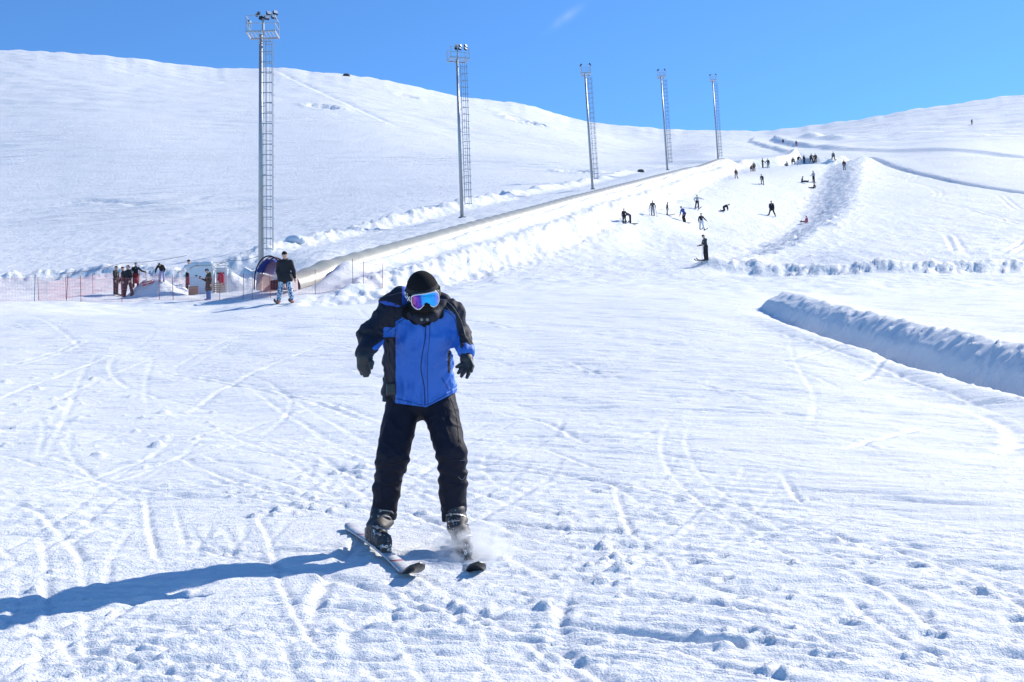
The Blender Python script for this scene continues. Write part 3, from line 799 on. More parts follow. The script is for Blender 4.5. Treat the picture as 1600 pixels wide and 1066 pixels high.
    if skirt: put('skirt', [rc(pel, pel+np.array([0, 0, -.25*s]), .08*s, .11*s, (1, 1.2, 1))], cloth(skirt), t)
    bm_ = cloth(boots)
    fd = {}
    for nm, a_, k_ in (('L', aL, kL), ('R', aR, kR)):
        sdir = nrm(a_-k_)
        fw = np.array([0, -1, 0.]) if sdir[2] < -.5 else nrm(np.array([0, 0, 1.])-sdir*sdir[2])
        put('boot', [rc(a_-sdir*boot_h*s, a_+sdir*.02*s, .037*s, .036*s), rc(a_+sdir*.025*s, a_+sdir*.028*s+fw*.085*s, .03*s, .026*s)], bm_, t, .02)
        fd[nm] = (a_+sdir*.053*s, fw)
    if hat is not None:
        put('hat', [el(hc+hd_up*.022*s, (.052*s, .062*s, .052*s))], cloth(hat), t, .01, cuts=[lambda P: -((P-(hc+hd_up*.012*s))@hd_up)+0*P[..., 0]], vx=min(vox, .02))
    if hair is not None:
        put('hair', [el(hc+hd_up*.012*s-face*.012*s, (.051*s, .056*s, .062*s))], cloth(hair), t, .01, cuts=[lambda P: np.minimum(((P-hc)@face)-.020*s, .034*s-((P-hc)@hd_up))], vx=min(vox, .014))
    if ski:
        for nm in ('L', 'R'):
            p, fw = fd[nm]
            a = ski_yaw if ski_yaw is not None else 0
            d = nrm((fw[0]+math.sin(a)*1.0, fw[1]*math.cos(a), fw[2])) if abs(fw[2]) < .9 else fw
            lt = nrm(np.cross(d, (0, 0, 1)))
            m = MB(); L = ski
            pts = [p-d*L*.47+np.array([0, 0, .03]), p-d*L*.44, p+d*L*.43, p+d*L*.49+np.array([0, 0, .05]), p+d*L*.53+np.array([0, 0, .10])]
            Vv = []
            for q, w_ in zip(pts, (.045, .05, .052, .055, .02)):
                Vv += [q-lt*w_, q+lt*w_, q+lt*w_-np.array([0, 0, .02]), q-lt*w_-np.array([0, 0, .02])]
            Ff = [[3, 2, 1, 0]]+[[i*4+a_, i*4+(a_+1) % 4, i*4+4+(a_+1) % 4, i*4+4+a_] for i in range(4) for a_ in range(4)]+[[16, 17, 18, 19]]
            m.add(Vv, Ff); m.build('ski', M_BLACKP if nm == 'L' else M_BLACKP, t)
    if board:
        p = (aL+aR)/2; m = MB(); m.box((p[0]+.3, p[1], .03), (.7, .13, .012), bev=.01); m.build('snowboard', M_BLACKP, t)
    info = dict(t=t, wL=wL, wR=wR, eL=eL, eR=eR, hc=hc, face=face, hd_up=hd_up, hx=hx, R=R_, base=np.array([x, y, z+dz]), pel=pel, ch=ch, up=up, s=s)
    return info
def world_of(info, p): return info['base']+info['R']@np.array(p)
M_POLE = mat('ski_pole_metal', (.12, .12, .13), .4, .6)
def ski_pole(info, hand, label, foot=None, group=None):
    p = world_of(info, info[hand]); gx, gy = (p[0], p[1]) if foot is None else (p[0]+foot[0], p[1]+foot[1])
    gz = float(grid_z(gx, gy)); t = thing('ski_pole', label, 'ski pole', (gx, gy, gz), group)
    m = MB(); top = p-np.array([gx, gy, gz])+np.array([0, 0, .06])
    m.tube([(0, 0, -.05), top*.97], .012, 6); m.build('shaft', M_POLE, t)
    m = MB(); m.tube([top*.9, top*1.03], .02, 6); m.build('grip', M_BLACKP, t)
    m = MB(); m.tube([top*.055, top*.065], .05, 8); m.build('basket', M_BLACKP, t)
# ------------------------------------------------------------ the skier in front
Y0 = 7.35
OX, OY, OZ = hit(648, 858, 5)
OZ = float(grid_z(OX, OY))
ORG = np.array([OX, OY, OZ])
Y0 = OY
def S(u, v, dy=0.0):
    c, e = ray(u, v); Yp = Y0+dy; return np.array([float(c)*Yp, Yp, float(e)*Yp])-ORG
def px(r): return r/1800*Y0
def unproj(V):
    d = V+ORG; a = d@RT; b = d@UP; f = d@F0
    return 800+FPX*a/f, 533-FPX*b/f
SK = thing('person', 'skier in front, in blue and black jacket, black beanie and mirrored goggles', 'person', tuple(ORG))
# body under the clothes: one continuous mesh with head, limbs, hands
hdC = S(661, 458, -.36); neck = S(660, 497, -.20)
sh_l, el_l, wr_l = S(611, 487, -.15), S(578, 529, -.24), S(571, 552, -.42)
sh_r, el_r, wr_r = S(706, 489, -.15), S(721, 522, -.02), S(728, 553, -.20)
hip_l, kn_l, an_l = S(630, 640, .10), S(612, 724, -.10), S(599, 822, .03)
hip_r, kn_r, an_r = S(686, 638, .10), S(707, 718, -.10), S(712, 818, .03)
pelv, chest = S(657, 612, .12), S(658, 510, -.12)
M_BALA = mat('balaclava_fabric', (.009, .009, .011), .92, spec=.15, bump=(260, .002))
M_SHELL = mat('jacket_shell_black', (.020, .022, .036), .7, bump=(45, .006), spec=.22)
M_BLUE = mat('jacket_shell_blue', (.016, .125, .52), .6, bump=(38, .006), var=.12, vscale=6)
M_BLUE2 = mat('jacket_lining_blue', (.010, .07, .42), .65)
M_PANT = mat('ski_trousers_fabric', (.009, .010, .021), .7, bump=(40, .008), spec=.2)
M_GLOVE = mat('glove_leather', (.022, .023, .027), .55, bump=(120, .002))
Vb, Fb = surf([el(hdC, (.078, .095, .105), rotx(.55)), rc(neck, hdC+np.array([0, .02, -.03]), .055, .06), rc(neck, chest, .06, .13, (1, 1.3, 1)), rc(chest, pelv, .14, .13, (1, 1.3, 1)),
               rc(chest, sh_l, .06, .045), rc(chest, sh_r, .06, .045), rc(sh_l, el_l, .043, .036), rc(el_l, wr_l, .036, .025), rc(sh_r, el_r, .043, .036), rc(el_r, wr_r, .036, .025),
               rc(wr_l, S(569, 570, -.44), .026, .026), rc(wr_r, S(729, 568, -.22), .026, .024),
               rc(pelv, hip_l, .09, .085), rc(pelv, hip_r, .09, .085), rc(hip_l, S(613, 720, -.05), .075, .036), rc(S(613, 720, -.05), an_l, .036, .026), rc(hip_r, S(705, 714, -.05), .075, .036), rc(S(705, 714, -.05), an_r, .036, .026)], .012, .03)
mesh_obj('body', Vb, Fb, M_SKIN, SK)
# balaclava over face and chin, beanie on top
def facebump(P): return 0*P[..., 0]
fpitch = .50
Rh = rotz(.13)@roty(-.15)@rotx(fpitch)        # head bent down towards the skis
hf = lambda x, y, z: hdC+Rh@np.array([x, y, z])
Vh, Fh = surf([el(hdC, (.089, .106, .118), Rh), el(hf(0, -.085, -.045), (.05, .035, .045), Rh), rc(neck+np.array([0, -.02, -.01]), hf(0, .02, -.06), .078, .072),
               el(hf(0, -.105, -.022), (.018, .022, .028), Rh), rc(S(640, 492, -.22), S(684, 490, -.22), .05, .045)], .008, .025,
              mod=lambda P: .006*n3(P, 24, 3)*(P[..., 2] < hdC[2]-.05))
mesh_obj('balaclava', Vh, Fh, M_BALA, SK)
up_h = Rh@np.array([0, 0, 1.]); fw_h = Rh@np.array([0, -1., 0])
Vh, Fh = surf([el(hf(0, .008, .016), (.097, .115, .118), Rh)], .007, .02, cuts=[lambda P: .030-(P-hdC)@up_h+.10*((P-hdC)@-fw_h)*0])
mesh_obj('beanie', Vh, Fh, mat('beanie_knit', (.010, .010, .013), .95, bump=(150, .006), spec=.15), SK)
Vh, Fh = surf([el(hf(0, .008, .012), (.100, .118, .118), Rh)], .006, .01, cuts=[lambda P: np.abs((P-hdC)@up_h-.040)-.016])
mesh_obj('beanie_band', Vh, Fh, mat('beanie_band_knit', (.014, .014, .016), .9, bump=(260, .003)), SK)
# goggles: curved mirrored lens in a white frame
def goggle_pt(a, h, out): # a: angle round the face, h: height, out: radius
    return hf(math.sin(a)*out*1.02, -math.cos(a)*out+.002, h)
def outline(t):            # closed outline of lens in (angle, height)
    A, H_ = .70, .040
    cx = math.cos(t); sy = math.sin(t)
    a = A*np.sign(cx)*abs(cx)**.55; h = H_*np.sign(sy)*abs(sy)**.6
    if h < 0: h = h*(1.0-.62*math.exp(-(a/.20)**2)) - .010*math.exp(-((abs(a)-.42)/.22)**2)
    return a, h+.002
NT = 72; rows = []; NR = 10
gc = -.006
for j in range(NR+1):
    f = j/NR
    row = []
    for i in range(NT):
        a, h = outline(2*math.pi*i/NT); row.append(goggle_pt(a*f, (h*f)+gc, .124+.010*(1-f*f)))
    rows.append(row)
V = [p for r in rows for p in r]; F = [[j*NT+i, j*NT+(i+1) % NT, (j+1)*NT+(i+1) % NT, (j+1)*NT+i] for j in range(NR) for i in range(NT)]
def lens_material():
    m = bpy.data.materials.new('mirror_lens'); m.use_nodes = True; nt = m.node_tree; N = nt.nodes; L = nt.links; b = N['Principled BSDF']
    tc = N.new('ShaderNodeTexCoord'); mp = N.new('ShaderNodeVectorMath'); mp.operation = 'DOT_PRODUCT'
    ax = Rh@np.array([1., 0, 0]); mp.inputs[1].default_value = tuple(ax)
    L.new(tc.outputs['Object'], mp.inputs[0])
    mr = N.new('ShaderNodeMapRange'); c0 = float(hdC@ax); mr.inputs['From Min'].default_value = c0-.094; mr.inputs['From Max'].default_value = c0+.094
    L.new(mp.outputs['Value'], mr.inputs['Value'])
    cr = N.new('ShaderNodeValToRGB'); e = cr.color_ramp.elements
    cols = [(0, (.05, .015, .03)), (.10, (.25, .05, .14)), (.18, (.36, .08, .50)), (.27, (.10, .03, .5)), (.34, (.03, .04, .42)), (.39, (.02, .30, .85)), (.55, (.0, .45, .95)), (.80, (.02, .36, .92)), (.92, (.28, .20, .8)), (1, (.5, .2, .55))]
    while len(e) < len(cols): e.new(.5)
    for q, (p, c) in zip(e, cols): q.position = p; q.color = (*c, 1)
    L.new(mr.outputs[0], cr.inputs[0]); L.new(cr.outputs[0], b.inputs['Base Color'])
    b.inputs['Metallic'].default_value = .55; b.inputs['Roughness'].default_value = .16
    b.inputs['Coat Weight'].default_value = .3
    return m
GG = mesh_obj('goggle_lens', V, F, lens_material(), SK)
m = MB(); ring = [goggle_pt(outline(2*math.pi*i/NT)[0]*1.01, outline(2*math.pi*i/NT)[1]*1.06+gc, .123) for i in range(NT)]+[goggle_pt(outline(0)[0]*1.01, outline(0)[1]*1.06+gc, .123)]
m.tube(ring, .0036, 6, cap=False); m.build('goggle_frame', mat('white_goggle_frame', (.72, .72, .74), .35), SK, True)
m = MB(); ring2 = [goggle_pt(outline(2*math.pi*i/NT)[0]*1.03, outline(2*math.pi*i/NT)[1]*1.12+gc, .110) for i in range(NT+1)]
m.tube(ring2, .010, 6, cap=False); m.build('goggle_foam', M_BLACKP, SK, True)
V = []; F = []
for i in range(41):
    a = .74+(2*math.pi-1.48)*i/40
    for h in (-.018, .020): V.append(hf(math.sin(a)*.104*1.0, -math.cos(a)*.121+.008, h+gc+.012*math.sin(a/2)))
for i in range(40): F.append([2*i, 2*i+1, 2*i+3, 2*i+2])
ST = mesh_obj('goggle_strap', V, F, mat('strap_elastic', (.02, .02, .022), .8), SK)
sm_ = ST.modifiers.new('thick', 'SOLIDIFY'); sm_.thickness = .003
m = MB()                                                   # the white cross-shaped mark on the strap
def strap_pt(a, h): return hf(math.sin(a)*.1075, -math.cos(a)*.1245+.008, h+gc+.006)
for s_ in (-1,):
    for (a0, h0, a1, h1) in ((.92, -.016, 1.18, .016), (1.18, -.016, .92, .016), (1.28, .02, 1.40, .030), (1.22, -.004, 1.40, .004)):
        m.tube([strap_pt(s_*(a0+(a1-a0)*t), h0+(h1-h0)*t) for t in (0, .5, 1)], .0042, 5)
m.build('strap_mark', mat('strap_print', (.75, .75, .77), .5), ST)

# jacket
fold = lambda P: .0035*np.sin(P[..., 2]*62+9*np.sin(P[..., 0]*13+P[..., 1]*6)+P[..., 0]*24)*np.clip(.5+n3(P, 9, 2), 0, 1)+.002*n3(P, 34, 1)+.007*n3(P, 11, 4)
zipU = lambda v: 662+3*np.sin((v-500)/28)
jp = [rc(S(659, 512, -.14), S(652, 560, .0), .185, .205, (1, 1.45, 1)), rc(S(652, 560, .0), S(655, 612, .08), .205, .222, (1, 1.4, 1)),
      rc(S(622, 490, -.15), S(696, 492, -.15), .085, .08), rc(S(636, 492, -.13), S(684, 492, -.13), .09, .085), rc(S(640, 478, -.08), S(680, 484, -.10), .075, .06),
      rc(sh_l, el_l, .083, .071), rc(el_l, S(571, 549, -.40), .070, .052), rc(sh_r, S(717, 522, -.04), .076, .060), rc(S(717, 522, -.04), S(726.5, 545, -.18), .060, .052)]
cutplane = lambda P: None
def hem(P):
    uu, vv = unproj(P)
    lim = np.where(uu < 665, 628+(uu-600)*.13, 637-(uu-665)*.50)
    return (vv-lim)/1800*Y0*.9
def jmod(P):
    uu, vv = unproj(P)
    front = (P[..., 1] < .05)
    g = np.exp(-((uu-zipU(vv))/1.2)**2)*front*(vv > 497)*.008
    h = np.exp(-((vv-np.where(uu < 665, 620+(uu-600)*.13, 629-(uu-665)*.50))/1.3)**2)*.006
    fl = -np.exp(-((uu-zipU(vv)+5)/5)**2)*front*.006
    cuff_pull = 0
    seam = .006*np.exp(-((uu-617)/1.2)**2)*front*(vv > 500)
    rad = .019*np.sin((uu-652)*.16+(vv-500)*.05*np.sin(uu*.05))*np.clip((vv-540)/60, 0, 1)*.5
    diag = .0095*np.sin((uu*.55+vv*.8)*.20+2*np.sin(uu*.04))*np.clip(1-abs(vv-530)/60, 0, 1)
    slv = ((uu > 706) | (uu < 600))*.0042*np.sin(vv*.42+2.4*np.sin(uu*.09)+np.sin(vv*.11)*2)*np.clip(.4+1.2*n3(P, 14, 6), 0, 1.3)
    Q = P*np.array([1.0, 1.0, .45])+.03*np.stack([n3(P, 7, 8), n3(P, 6, 9), n3(P, 8, 1)], -1)
    rg = 1-np.abs(n3(Q, 17, 5)); Q2 = P*np.array([.6, 1.0, 1.1]); rg2 = 1-np.abs(n3(Q2, 15, 7))
    crease = -.010*np.clip(rg-.55, 0, 1)**1.5*2.2-.007*np.clip(rg2-.6, 0, 1)**1.5*2.2
    return crease+fold(P)+g+h+fl+rad+diag+seam+slv
Vj, Fj = surf(jp, .0062, .035, mod=jmod, cuts=[hem])
cen = Vj[Fj].mean(1); cu, cv = unproj(cen)
def interp_line(pts, x): return np.interp(x, [p[0] for p in pts], [p[1] for p in pts])
yoke = interp_line([(560, 560), (600, 518), (612, 509), (622, 500), (634, 494), (648, 497), (664, 500), (672, 494), (682, 487), (695, 483), (702, 486), (712, 491)], cu)
front = cen[:, 1] < .06
fm = np.zeros(len(Fj), int)
inner_r = interp_line([(480, 700), (492, 711), (514, 715), (530, 718), (552, 721)], cv)
fm[front & (cu > 617.5) & (cu < 706) & (cv > yoke)] = 1
fm[(cu >= 700) & (cu < inner_r) & (cv > 486) & (cen[:, 1] < .1)] = 1
fm[(cu > 599) & (cu < 617.6) & (cv > 512) & (cv < 527) & front] = 1
fm[(cu > 579) & (cu < 600) & (cv > 530) & (cv < 547) & (cv > 545-(cu-579)*.7)] = 1
fm[(cu > 699.5) & (cu < 704) & (cv > 548) & (cv < 582) & front] = 0
JK = mesh_obj('jacket', Vj, Fj, [M_SHELL, M_BLUE], SK, fm)
# collar and hood
Vc, Fc = surf([rc(S(634, 486, -.20), S(655, 497, -.30), .038, .034), rc(S(655, 497, -.30), S(676, 494, -.28), .034, .034), rc(S(676, 494, -.28), S(694, 478, -.18), .034, .04)], .008, .02, mod=lambda P: .005*n3(P, 30, 2))
mesh_obj('collar', Vc, Fc, M_SHELL, JK)
Vc, Fc = surf([rc(S(597, 471, -.10), S(626, 462, -.02), .026, .052), rc(S(626, 462, -.02), S(650, 466, .04), .054, .066), rc(S(597, 469, -.24), S(628, 468, -.22), .022, .044), rc(S(604, 473, -.26), S(622, 476, -.26), .016, .02), rc(S(652, 462, .06), S(694, 470, .02), .06, .045),
               rc(S(629, 460, -.06), S(634, 484, -.17), .036, .030)], .0075, .03, mod=lambda P: .006*n3(P, 20, 3))
cen = Vc[Fc].mean(1); cu, cv = unproj(cen)
fmh = ((cu < 616) & (cv > 471-(cu-596)*.0) & (cv > 468+(cu-592)*.25) & (cen[:, 1] < -.02)) | ((cu > 628) & (cu < 637) & (cv > 447) & (cv < 494) & (cen[:, 1] < .02)) | ((cu < 628) & (cu > 600) & (cv > 477) & (cen[:, 1] < -.02))
mesh_obj('hood', Vc, Fc, [M_SHELL, M_BLUE2], JK, fmh.astype(int))
# cuffs
m = MB(); d_ = nrm(S(729, 556, -.22)-S(726, 541, -.12))
Vc, Fc = surf([rc(S(727.5, 545, -.165), S(728.5, 550, -.19), .054, .052)], .006, .01, mod=lambda P: .003*np.sin(P[..., 0]*120))
mesh_obj('cuff', Vc, Fc, M_BLUE, JK)
Vc, Fc = surf([rc(S(571.5, 547, -.39), S(571, 550, -.42), .055, .053)], .006, .01)
mesh_obj('cuff', Vc, Fc, M_SHELL, JK)
m = MB()                                                   # collar snaps
for p in (S(659, 500, -.345), S(668, 500, -.335)): m.tube([p, p+np.array([0, -.012, 0])], .009, 10)
m.build('snap', mat('snap_metal', (.25, .23, .2), .4, .8), JK)
Vc, Fc = surf([bx(S(611, 608, -.10), (.030, .012, .040), .01)], .006, .01)
mesh_obj('pocket_flap', Vc, Fc, M_BLACKP, JK)

# seams, zip, piping laid on the cloth
from mathutils.bvhtree import BVHTree
def tree(V, F): return BVHTree.FromPolygons(V.tolist(), F.tolist())
BJ = tree(Vj, Fj)
def on(bvh, u, v, out=.002):
    c, e = ray(u, v); d = nrm((float(c), 1, float(e))); o = -ORG
    h = bvh.ray_cast(Vector(o), Vector(d)); return None if h[0] is None else np.array(h[0])-d*out
def piping(bvh, pts, r, m_, name, par, out=.001):
    P_ = smooth_line(pts, 10); W_ = [on(bvh, u, v, out) for u, v in P_]; W_ = [w for w in W_ if w is not None]
    if len(W_) > 2:
        q = MB(); q.tube(W_, r, 5); q.build(name, m_, par, True)
M_DK = mat('seam_thread', (.004, .02, .12), .8); M_GREYP = mat('reflective_piping', (.16, .16, .17), .5); M_BK = mat('black_seam', (.008, .008, .012), .8)
piping(BJ, [(666, 500), (664, 530), (659, 560), (658, 580), (663, 605), (664, 634)], .0030, M_DK, 'zip_flap_seam', JK)
piping(BJ, [(672, 502), (671, 530), (668, 560), (668, 600), (669, 632)], .0016, M_DK, 'stitch_line', JK)
piping(BJ, [(619, 623), (640, 628), (664, 633), (684, 624), (704, 613)], .0018, M_DK, 'hem_stitching', JK)
piping(BJ, [(694, 468), (708, 480), (720, 500), (727, 525)], .0026, M_GREYP, 'shoulder_piping', JK)
piping(BJ, [(690, 474), (700, 482), (708, 492)], .0024, M_GREYP, 'shoulder_piping', JK)
piping(BJ, [(690, 590), (697, 602), (702, 610)], .0020, M_DK, 'pocket_zip', JK)
piping(BJ, [(617.5, 515), (617.8, 560), (617.5, 626)], .0018, M_BK, 'side_seam', JK)
piping(BJ, [(636, 496), (626, 502), (616, 510), (604, 519)], .0018, M_BK, 'yoke_seam', JK)
piping(BJ, [(676, 491), (688, 486), (700, 488), (711, 500), (716, 525)], .0018, M_BK, 'yoke_seam', JK)
# trousers
def pmod(P):
    uu, vv = unproj(P)
    knee = np.exp(-((vv-738)/26)**2)
    rg = 1-np.abs(n3(P*np.array([1, 1, 1.3]), 16, 4))
    return -.011*np.clip(rg-.6, 0, 1)**1.5*2.2+.002*n3(P, 26, 1)+.006*n3(P, 10, 2)+knee*.0065*np.sin(vv*.33+1.9*np.sin(uu*.10+vv*.02))+.003*np.sin(vv*.17+2*np.sin(uu*.08))*np.clip(.5+n3(P, 9, 5), 0, 1)+.006*np.exp(-((vv-801)/1.5)**2)
Vt, Ft = surf([rc(S(640, 622, .10), S(674, 620, .10), .145, .145, (1, 1.15, 1)), rc(S(629, 640, .08), S(613, 716, -.07), .112, .094), rc(S(613, 716, -.07), S(604, 765, -.01), .092, .080), rc(S(604, 765, -.01), S(599, 807, .03), .080, .078),
               rc(S(687, 638, .08), S(705, 708, -.07), .112, .092), rc(S(705, 708, -.07), S(708, 765, -.01), .092, .080), rc(S(708, 765, -.01), S(710, 810, .03), .080, .078)], .0072, .022, mod=pmod,
              cuts=[lambda P: (unproj(P)[1]-np.where(unproj(P)[0] < 655, 813, 816))/1800*Y0*.9])
mesh_obj('trousers', Vt, Ft, M_PANT, SK)

M_TR = bpy.data.objects['trousers'] if 'trousers' in bpy.data.objects else None
BT = tree(Vt, Ft)
for L_ in ([(597, 722), (612, 726), (632, 722)], [(592, 752), (606, 757), (622, 752)], [(690, 716), (706, 720), (726, 716)], [(692, 752), (708, 757), (728, 752)], [(704, 622), (713, 650), (717, 690)]):
    piping(BT, L_, .0022, M_BK, 'knee_seam' if L_[0][1] > 700 else 'side_seam', M_TR)
piping(BT, [(716, 745), (722, 750), (727, 744)], .0022, M_GREYP, 'thigh_mark', M_TR)
piping(BT, [(718, 720), (726, 719)], .0014, M_GREYP, 'thigh_mark', M_TR)
# gloves
Vg, Fg = surf([rc(S(571, 550, -.42), S(570, 560, -.45), .044, .046), rc(S(569.5, 560, -.45), S(568, 572, -.45), .046, .040, (1, 1.5, 1)),
               rc(S(563, 571, -.44), S(565.5, 584, -.43), .015, .012), rc(S(567, 573, -.455), S(570, 587, -.45), .0155, .012), rc(S(571.5, 573, -.46), S(574, 586.5, -.46), .0155, .012), rc(S(575, 571, -.45), S(577, 582, -.46), .014, .011),
               rc(S(576, 560, -.46), S(580.5, 567, -.50), .017, .015), rc(S(580.5, 567, -.50), S(580, 575, -.51), .015, .012)], .0052, .009)
mesh_obj('glove', Vg, Fg, M_GLOVE, SK)
Vg, Fg = surf([rc(S(728, 553, -.20), S(729, 562, -.22), .036, .038), rc(S(729, 562, -.22), S(730, 572, -.235), .040, .036, (1, 1.5, 1)),
               rc(S(724, 569, -.24), S(719, 570.5, -.26), .013, .012), rc(S(719, 570.5, -.26), S(713.5, 573.5, -.27), .012, .010),
               rc(S(725, 573, -.245), S(720, 577.5, -.27), .0135, .012), rc(S(720, 577.5, -.27), S(716, 583, -.28), .012, .010),
               rc(S(728, 576, -.25), S(724.5, 582, -.27), .0135, .012), rc(S(724.5, 582, -.27), S(721, 588, -.28), .012, .0105),
               rc(S(733, 576, -.24), S(732, 584, -.25), .0135, .012), rc(S(732, 584, -.25), S(729.5, 590, -.26), .012, .0105),
               rc(S(735, 565, -.24), S(738, 572, -.26), .015, .013), rc(S(738, 572, -.26), S(736.5, 580, -.28), .013, .011)], .0048, .007)
mesh_obj('glove', Vg, Fg, M_GLOVE, SK)

# boots, bindings, skis
def snowy(name, col, amt, rough=.4):
    m = mat(name, col, rough); nt = m.node_tree; b = nt.nodes['Principled BSDF']
    tc = nt.nodes.new('ShaderNodeTexCoord'); n = nt.nodes.new('ShaderNodeTexNoise'); n.inputs['Scale'].default_value = 38; n.inputs['Detail'].default_value = 7; n.inputs['Roughness'].default_value = .7
    r = nt.nodes.new('ShaderNodeValToRGB'); r.color_ramp.elements[0].position = amt; r.color_ramp.elements[1].position = amt+.05
    r.color_ramp.elements[0].color = (*col, 1); r.color_ramp.elements[1].color = (.75, .77, .8, 1)
    nt.links.new(tc.outputs['Object'], n.inputs['Vector']); nt.links.new(n.outputs['Fac'], r.inputs[0]); nt.links.new(r.outputs[0], b.inputs['Base Color'])
    return m
M_BOOT = snowy('boot_shell', (.022, .022, .028), .60, .55)
M_BOOTG = snowy('boot_cuff_grey', (.03, .03, .036), .64, .6)
M_BUCK = mat('buckle_metal', (.28, .28, .30), .45, .7)
M_SKIT = snowy('ski_topsheet', (.42, .42, .44), .56, .3)
M_SKIB = mat('ski_base', (.018, .018, .02), .35, bump=(60, .001))
M_SKIR = mat('ski_red_print', (.28, .07, .06), .4)
def leg_gear(tail, tip, hemP, sink, label):
    T = np.array(hit(*tail, 5))-ORG; Q = np.array(hit(*tip, 5))-ORG
    lift = .012-sink
    T[2] += lift; Q[2] += lift
    d = nrm(Q-T); lt = nrm(np.cross(d, (0, 0, 1))); nz = nrm(np.cross(lt, d)); L = np.linalg.norm(Q-T)
    # ski body lofted along its length: side cut, camber, raised tip
    n_ = 44; secs = []
    for i in range(n_+1):
        t = i/n_; s = t*(L+.10)
        w = .033+.016*(2*t-1)**2+.012*max(0, 2*t-1)
        if t > .93: w *= math.sqrt(max(0, 1-((t-.93)/.07)**2))*.98+.02
        if t < .03: w *= .55+.45*t/.03
        rise = .80*max(0, t-.88)**1.3*1.9 + .35*max(0, .05-t)
        c = T+d*s*(L/(L+.10))*1.0+nz*rise+nz*.012*math.sin(math.pi*t)
        secs.append((c, w))
    V = []; th = .008
    for c, w in secs:
        for a_, b_ in ((-w, th), (w, th), (w*1.02, -th*.2), (w, -th*.6), (-w, -th*.6), (-w*1.02, -th*.2)): V.append(c+lt*a_+nz*b_)
    F = []; FM = []
    for i in range(n_):
        for k in range(6):
            F.append([i*6+k, i*6+(k+1) % 6, i*6+6+(k+1) % 6, i*6+6+k])
            t = i/n_
            FM.append(1 if k in (3,) else 2 if (k == 0 and (.20 < t < .225 or .70 < t < .72)) else 0 if k in (0, 1, 5) else 1)
            if t > .86 and k != 0: FM[-1] = 1
    F.append([0, 5, 4, 3, 2, 1]); FM.append(1); F.append([n_*6+k for k in range(6)]); FM.append(1)
    ski_o = mesh_obj('ski', V, F, [M_SKIT, M_SKIB, M_SKIR], SK, FM)
    s_mid = float((hemP-T)@d)+.125; mid = T+d*s_mid+nz*.026
    Rb = np.stack([lt, -d, nz], 1)      # boot frame: x across, -y forward, z up
    P_ = lambda x, y, z: mid+lt*x+d*y+nz*z
    m = MB(); m.box(P_(0, .0, -.004), (.030, .20, .008), Rb, bev=.003)
    m.box(P_(0, .165, .022), (.030, .035, .022), Rb, bev=.006); m.box(P_(0, .20, .036), (.022, .022, .012), Rb, bev=.005); m.box(P_(0, -.185, .03), (.027, .035, .03), Rb, bev=.006); m.box(P_(0, -.225, .05), (.016, .03, .008), Rb, bev=.003)
    bd = m.build('binding', [snowy('binding_plastic', (.03, .03, .035), .54)], SK)
    m = MB(); m.tube([P_(.010, .223, .036), P_(.010, .226, .036)], .009, 12); m.tube([P_(.010, .2255, .036), P_(.010, .2275, .036)], .0045, 10, m=1)
    m.build('binding_dial', [mat('dial_white', (.75, .75, .75), .4), M_BLACKP], bd)
    shell = [rc(P_(0, .12, .050), P_(0, -.09, .050), .046, .050), rc(P_(0, .125, .048), P_(0, .135, .045), .045, .040), rc(P_(0, .03, .09), P_(0, -.06, .10), .045, .055), bx(P_(0, .0, .018), (.040, .165, .016), .012, Rb)]
    Vv, Ff = surf(shell, .0065, .02, mod=lambda P: .003*np.sin(((P-mid)@d)*120)); bo = mesh_obj('boot', Vv, Ff, M_BOOT, SK)
    Vv, Ff = surf([rc(P_(0, -.045, .10), hemP+np.array([0, 0, .04]), .060, .066), rc(P_(0, .01, .11), hemP+d*.02-np.array([0, 0, .05]), .05, .052)], .0075, .02, mod=lambda P: .004*np.sin(((P-mid)@nz)*95))
    mesh_obj('boot_cuff', Vv, Ff, M_BOOTG, bo)
    cb = P_(0, -.045, .10); ct = hemP+np.array([0, 0, .04]); cd = nrm(ct-cb)
    for zz, yy, r_ in ((.085, .085, .050), (.118, .045, .056), (-.35, 0, .066), (-.62, .0, .068)):
        if zz > 0: ctr = P_(0, yy*1.2-.03, zz); fo = d
        else: ctr = cb+(ct-cb)*-zz; fo = nrm(d-cd*(d@cd))
        m = MB(); pts = [ctr+lt*r_*math.sin(a)+fo*(r_*math.cos(a)+(.02 if zz > 0 else 0))+nz*.012*math.sin(a) for a in np.linspace(-1.2, 1.2, 9)]
        m.tube(pts, .0055, 6); m.box(pts[6], (.006, .018, .008), Rb, bev=.002); m.build('buckle', M_BUCK, bo)
    return bd
leg_gear((546, 826), (655, 912), S(600, 802, .02), .0, 'left')
leg_gear((690, 820), (748, 902), S(710, 806, .0), .030, 'right')
# ------------------------------------------------------------ magic-carpet tunnel
TB = lambda Y: float(9.4+.295*(Y-55)-.62)
def tun_axis(Y):
    x = TUN(Y); return np.array([x, Y, max(float(smooth_ground(np.array([x]), np.array([Y], float), False)[0])+.05, TB(Y) if Y < 60 else -99)])
M_TUN = mat('tunnel_polycarbonate', (.30, .30, .265), .42, bump=(1.2, .05), var=.12, vscale=.15)
M_TUN.node_tree.nodes['Principled BSDF'].inputs['Transmission Weight'].default_value = 0
ys = [53.8]
while ys[-1] < 199: ys.append(ys[-1]+.42)
T0 = np.array([TUN(53.8), 53.8, float(grid_z(TUN(53.8), 53.8))])
tt = thing('conveyor_tunnel', 'long grey translucent tunnel over the lift belt, climbing beside the floodlight poles', 'tunnel', tuple(T0))
gz_ = np.array([float(smooth_ground(np.array([TUN(y)]), np.array([y]), False)[0]) for y in ys])
gz_s = np.polyval(np.polyfit(np.array(ys)-120, gz_, 3), np.array(ys)-120)*.7+.3*gz_
V = []; F = []; NA = 18; tr = .80
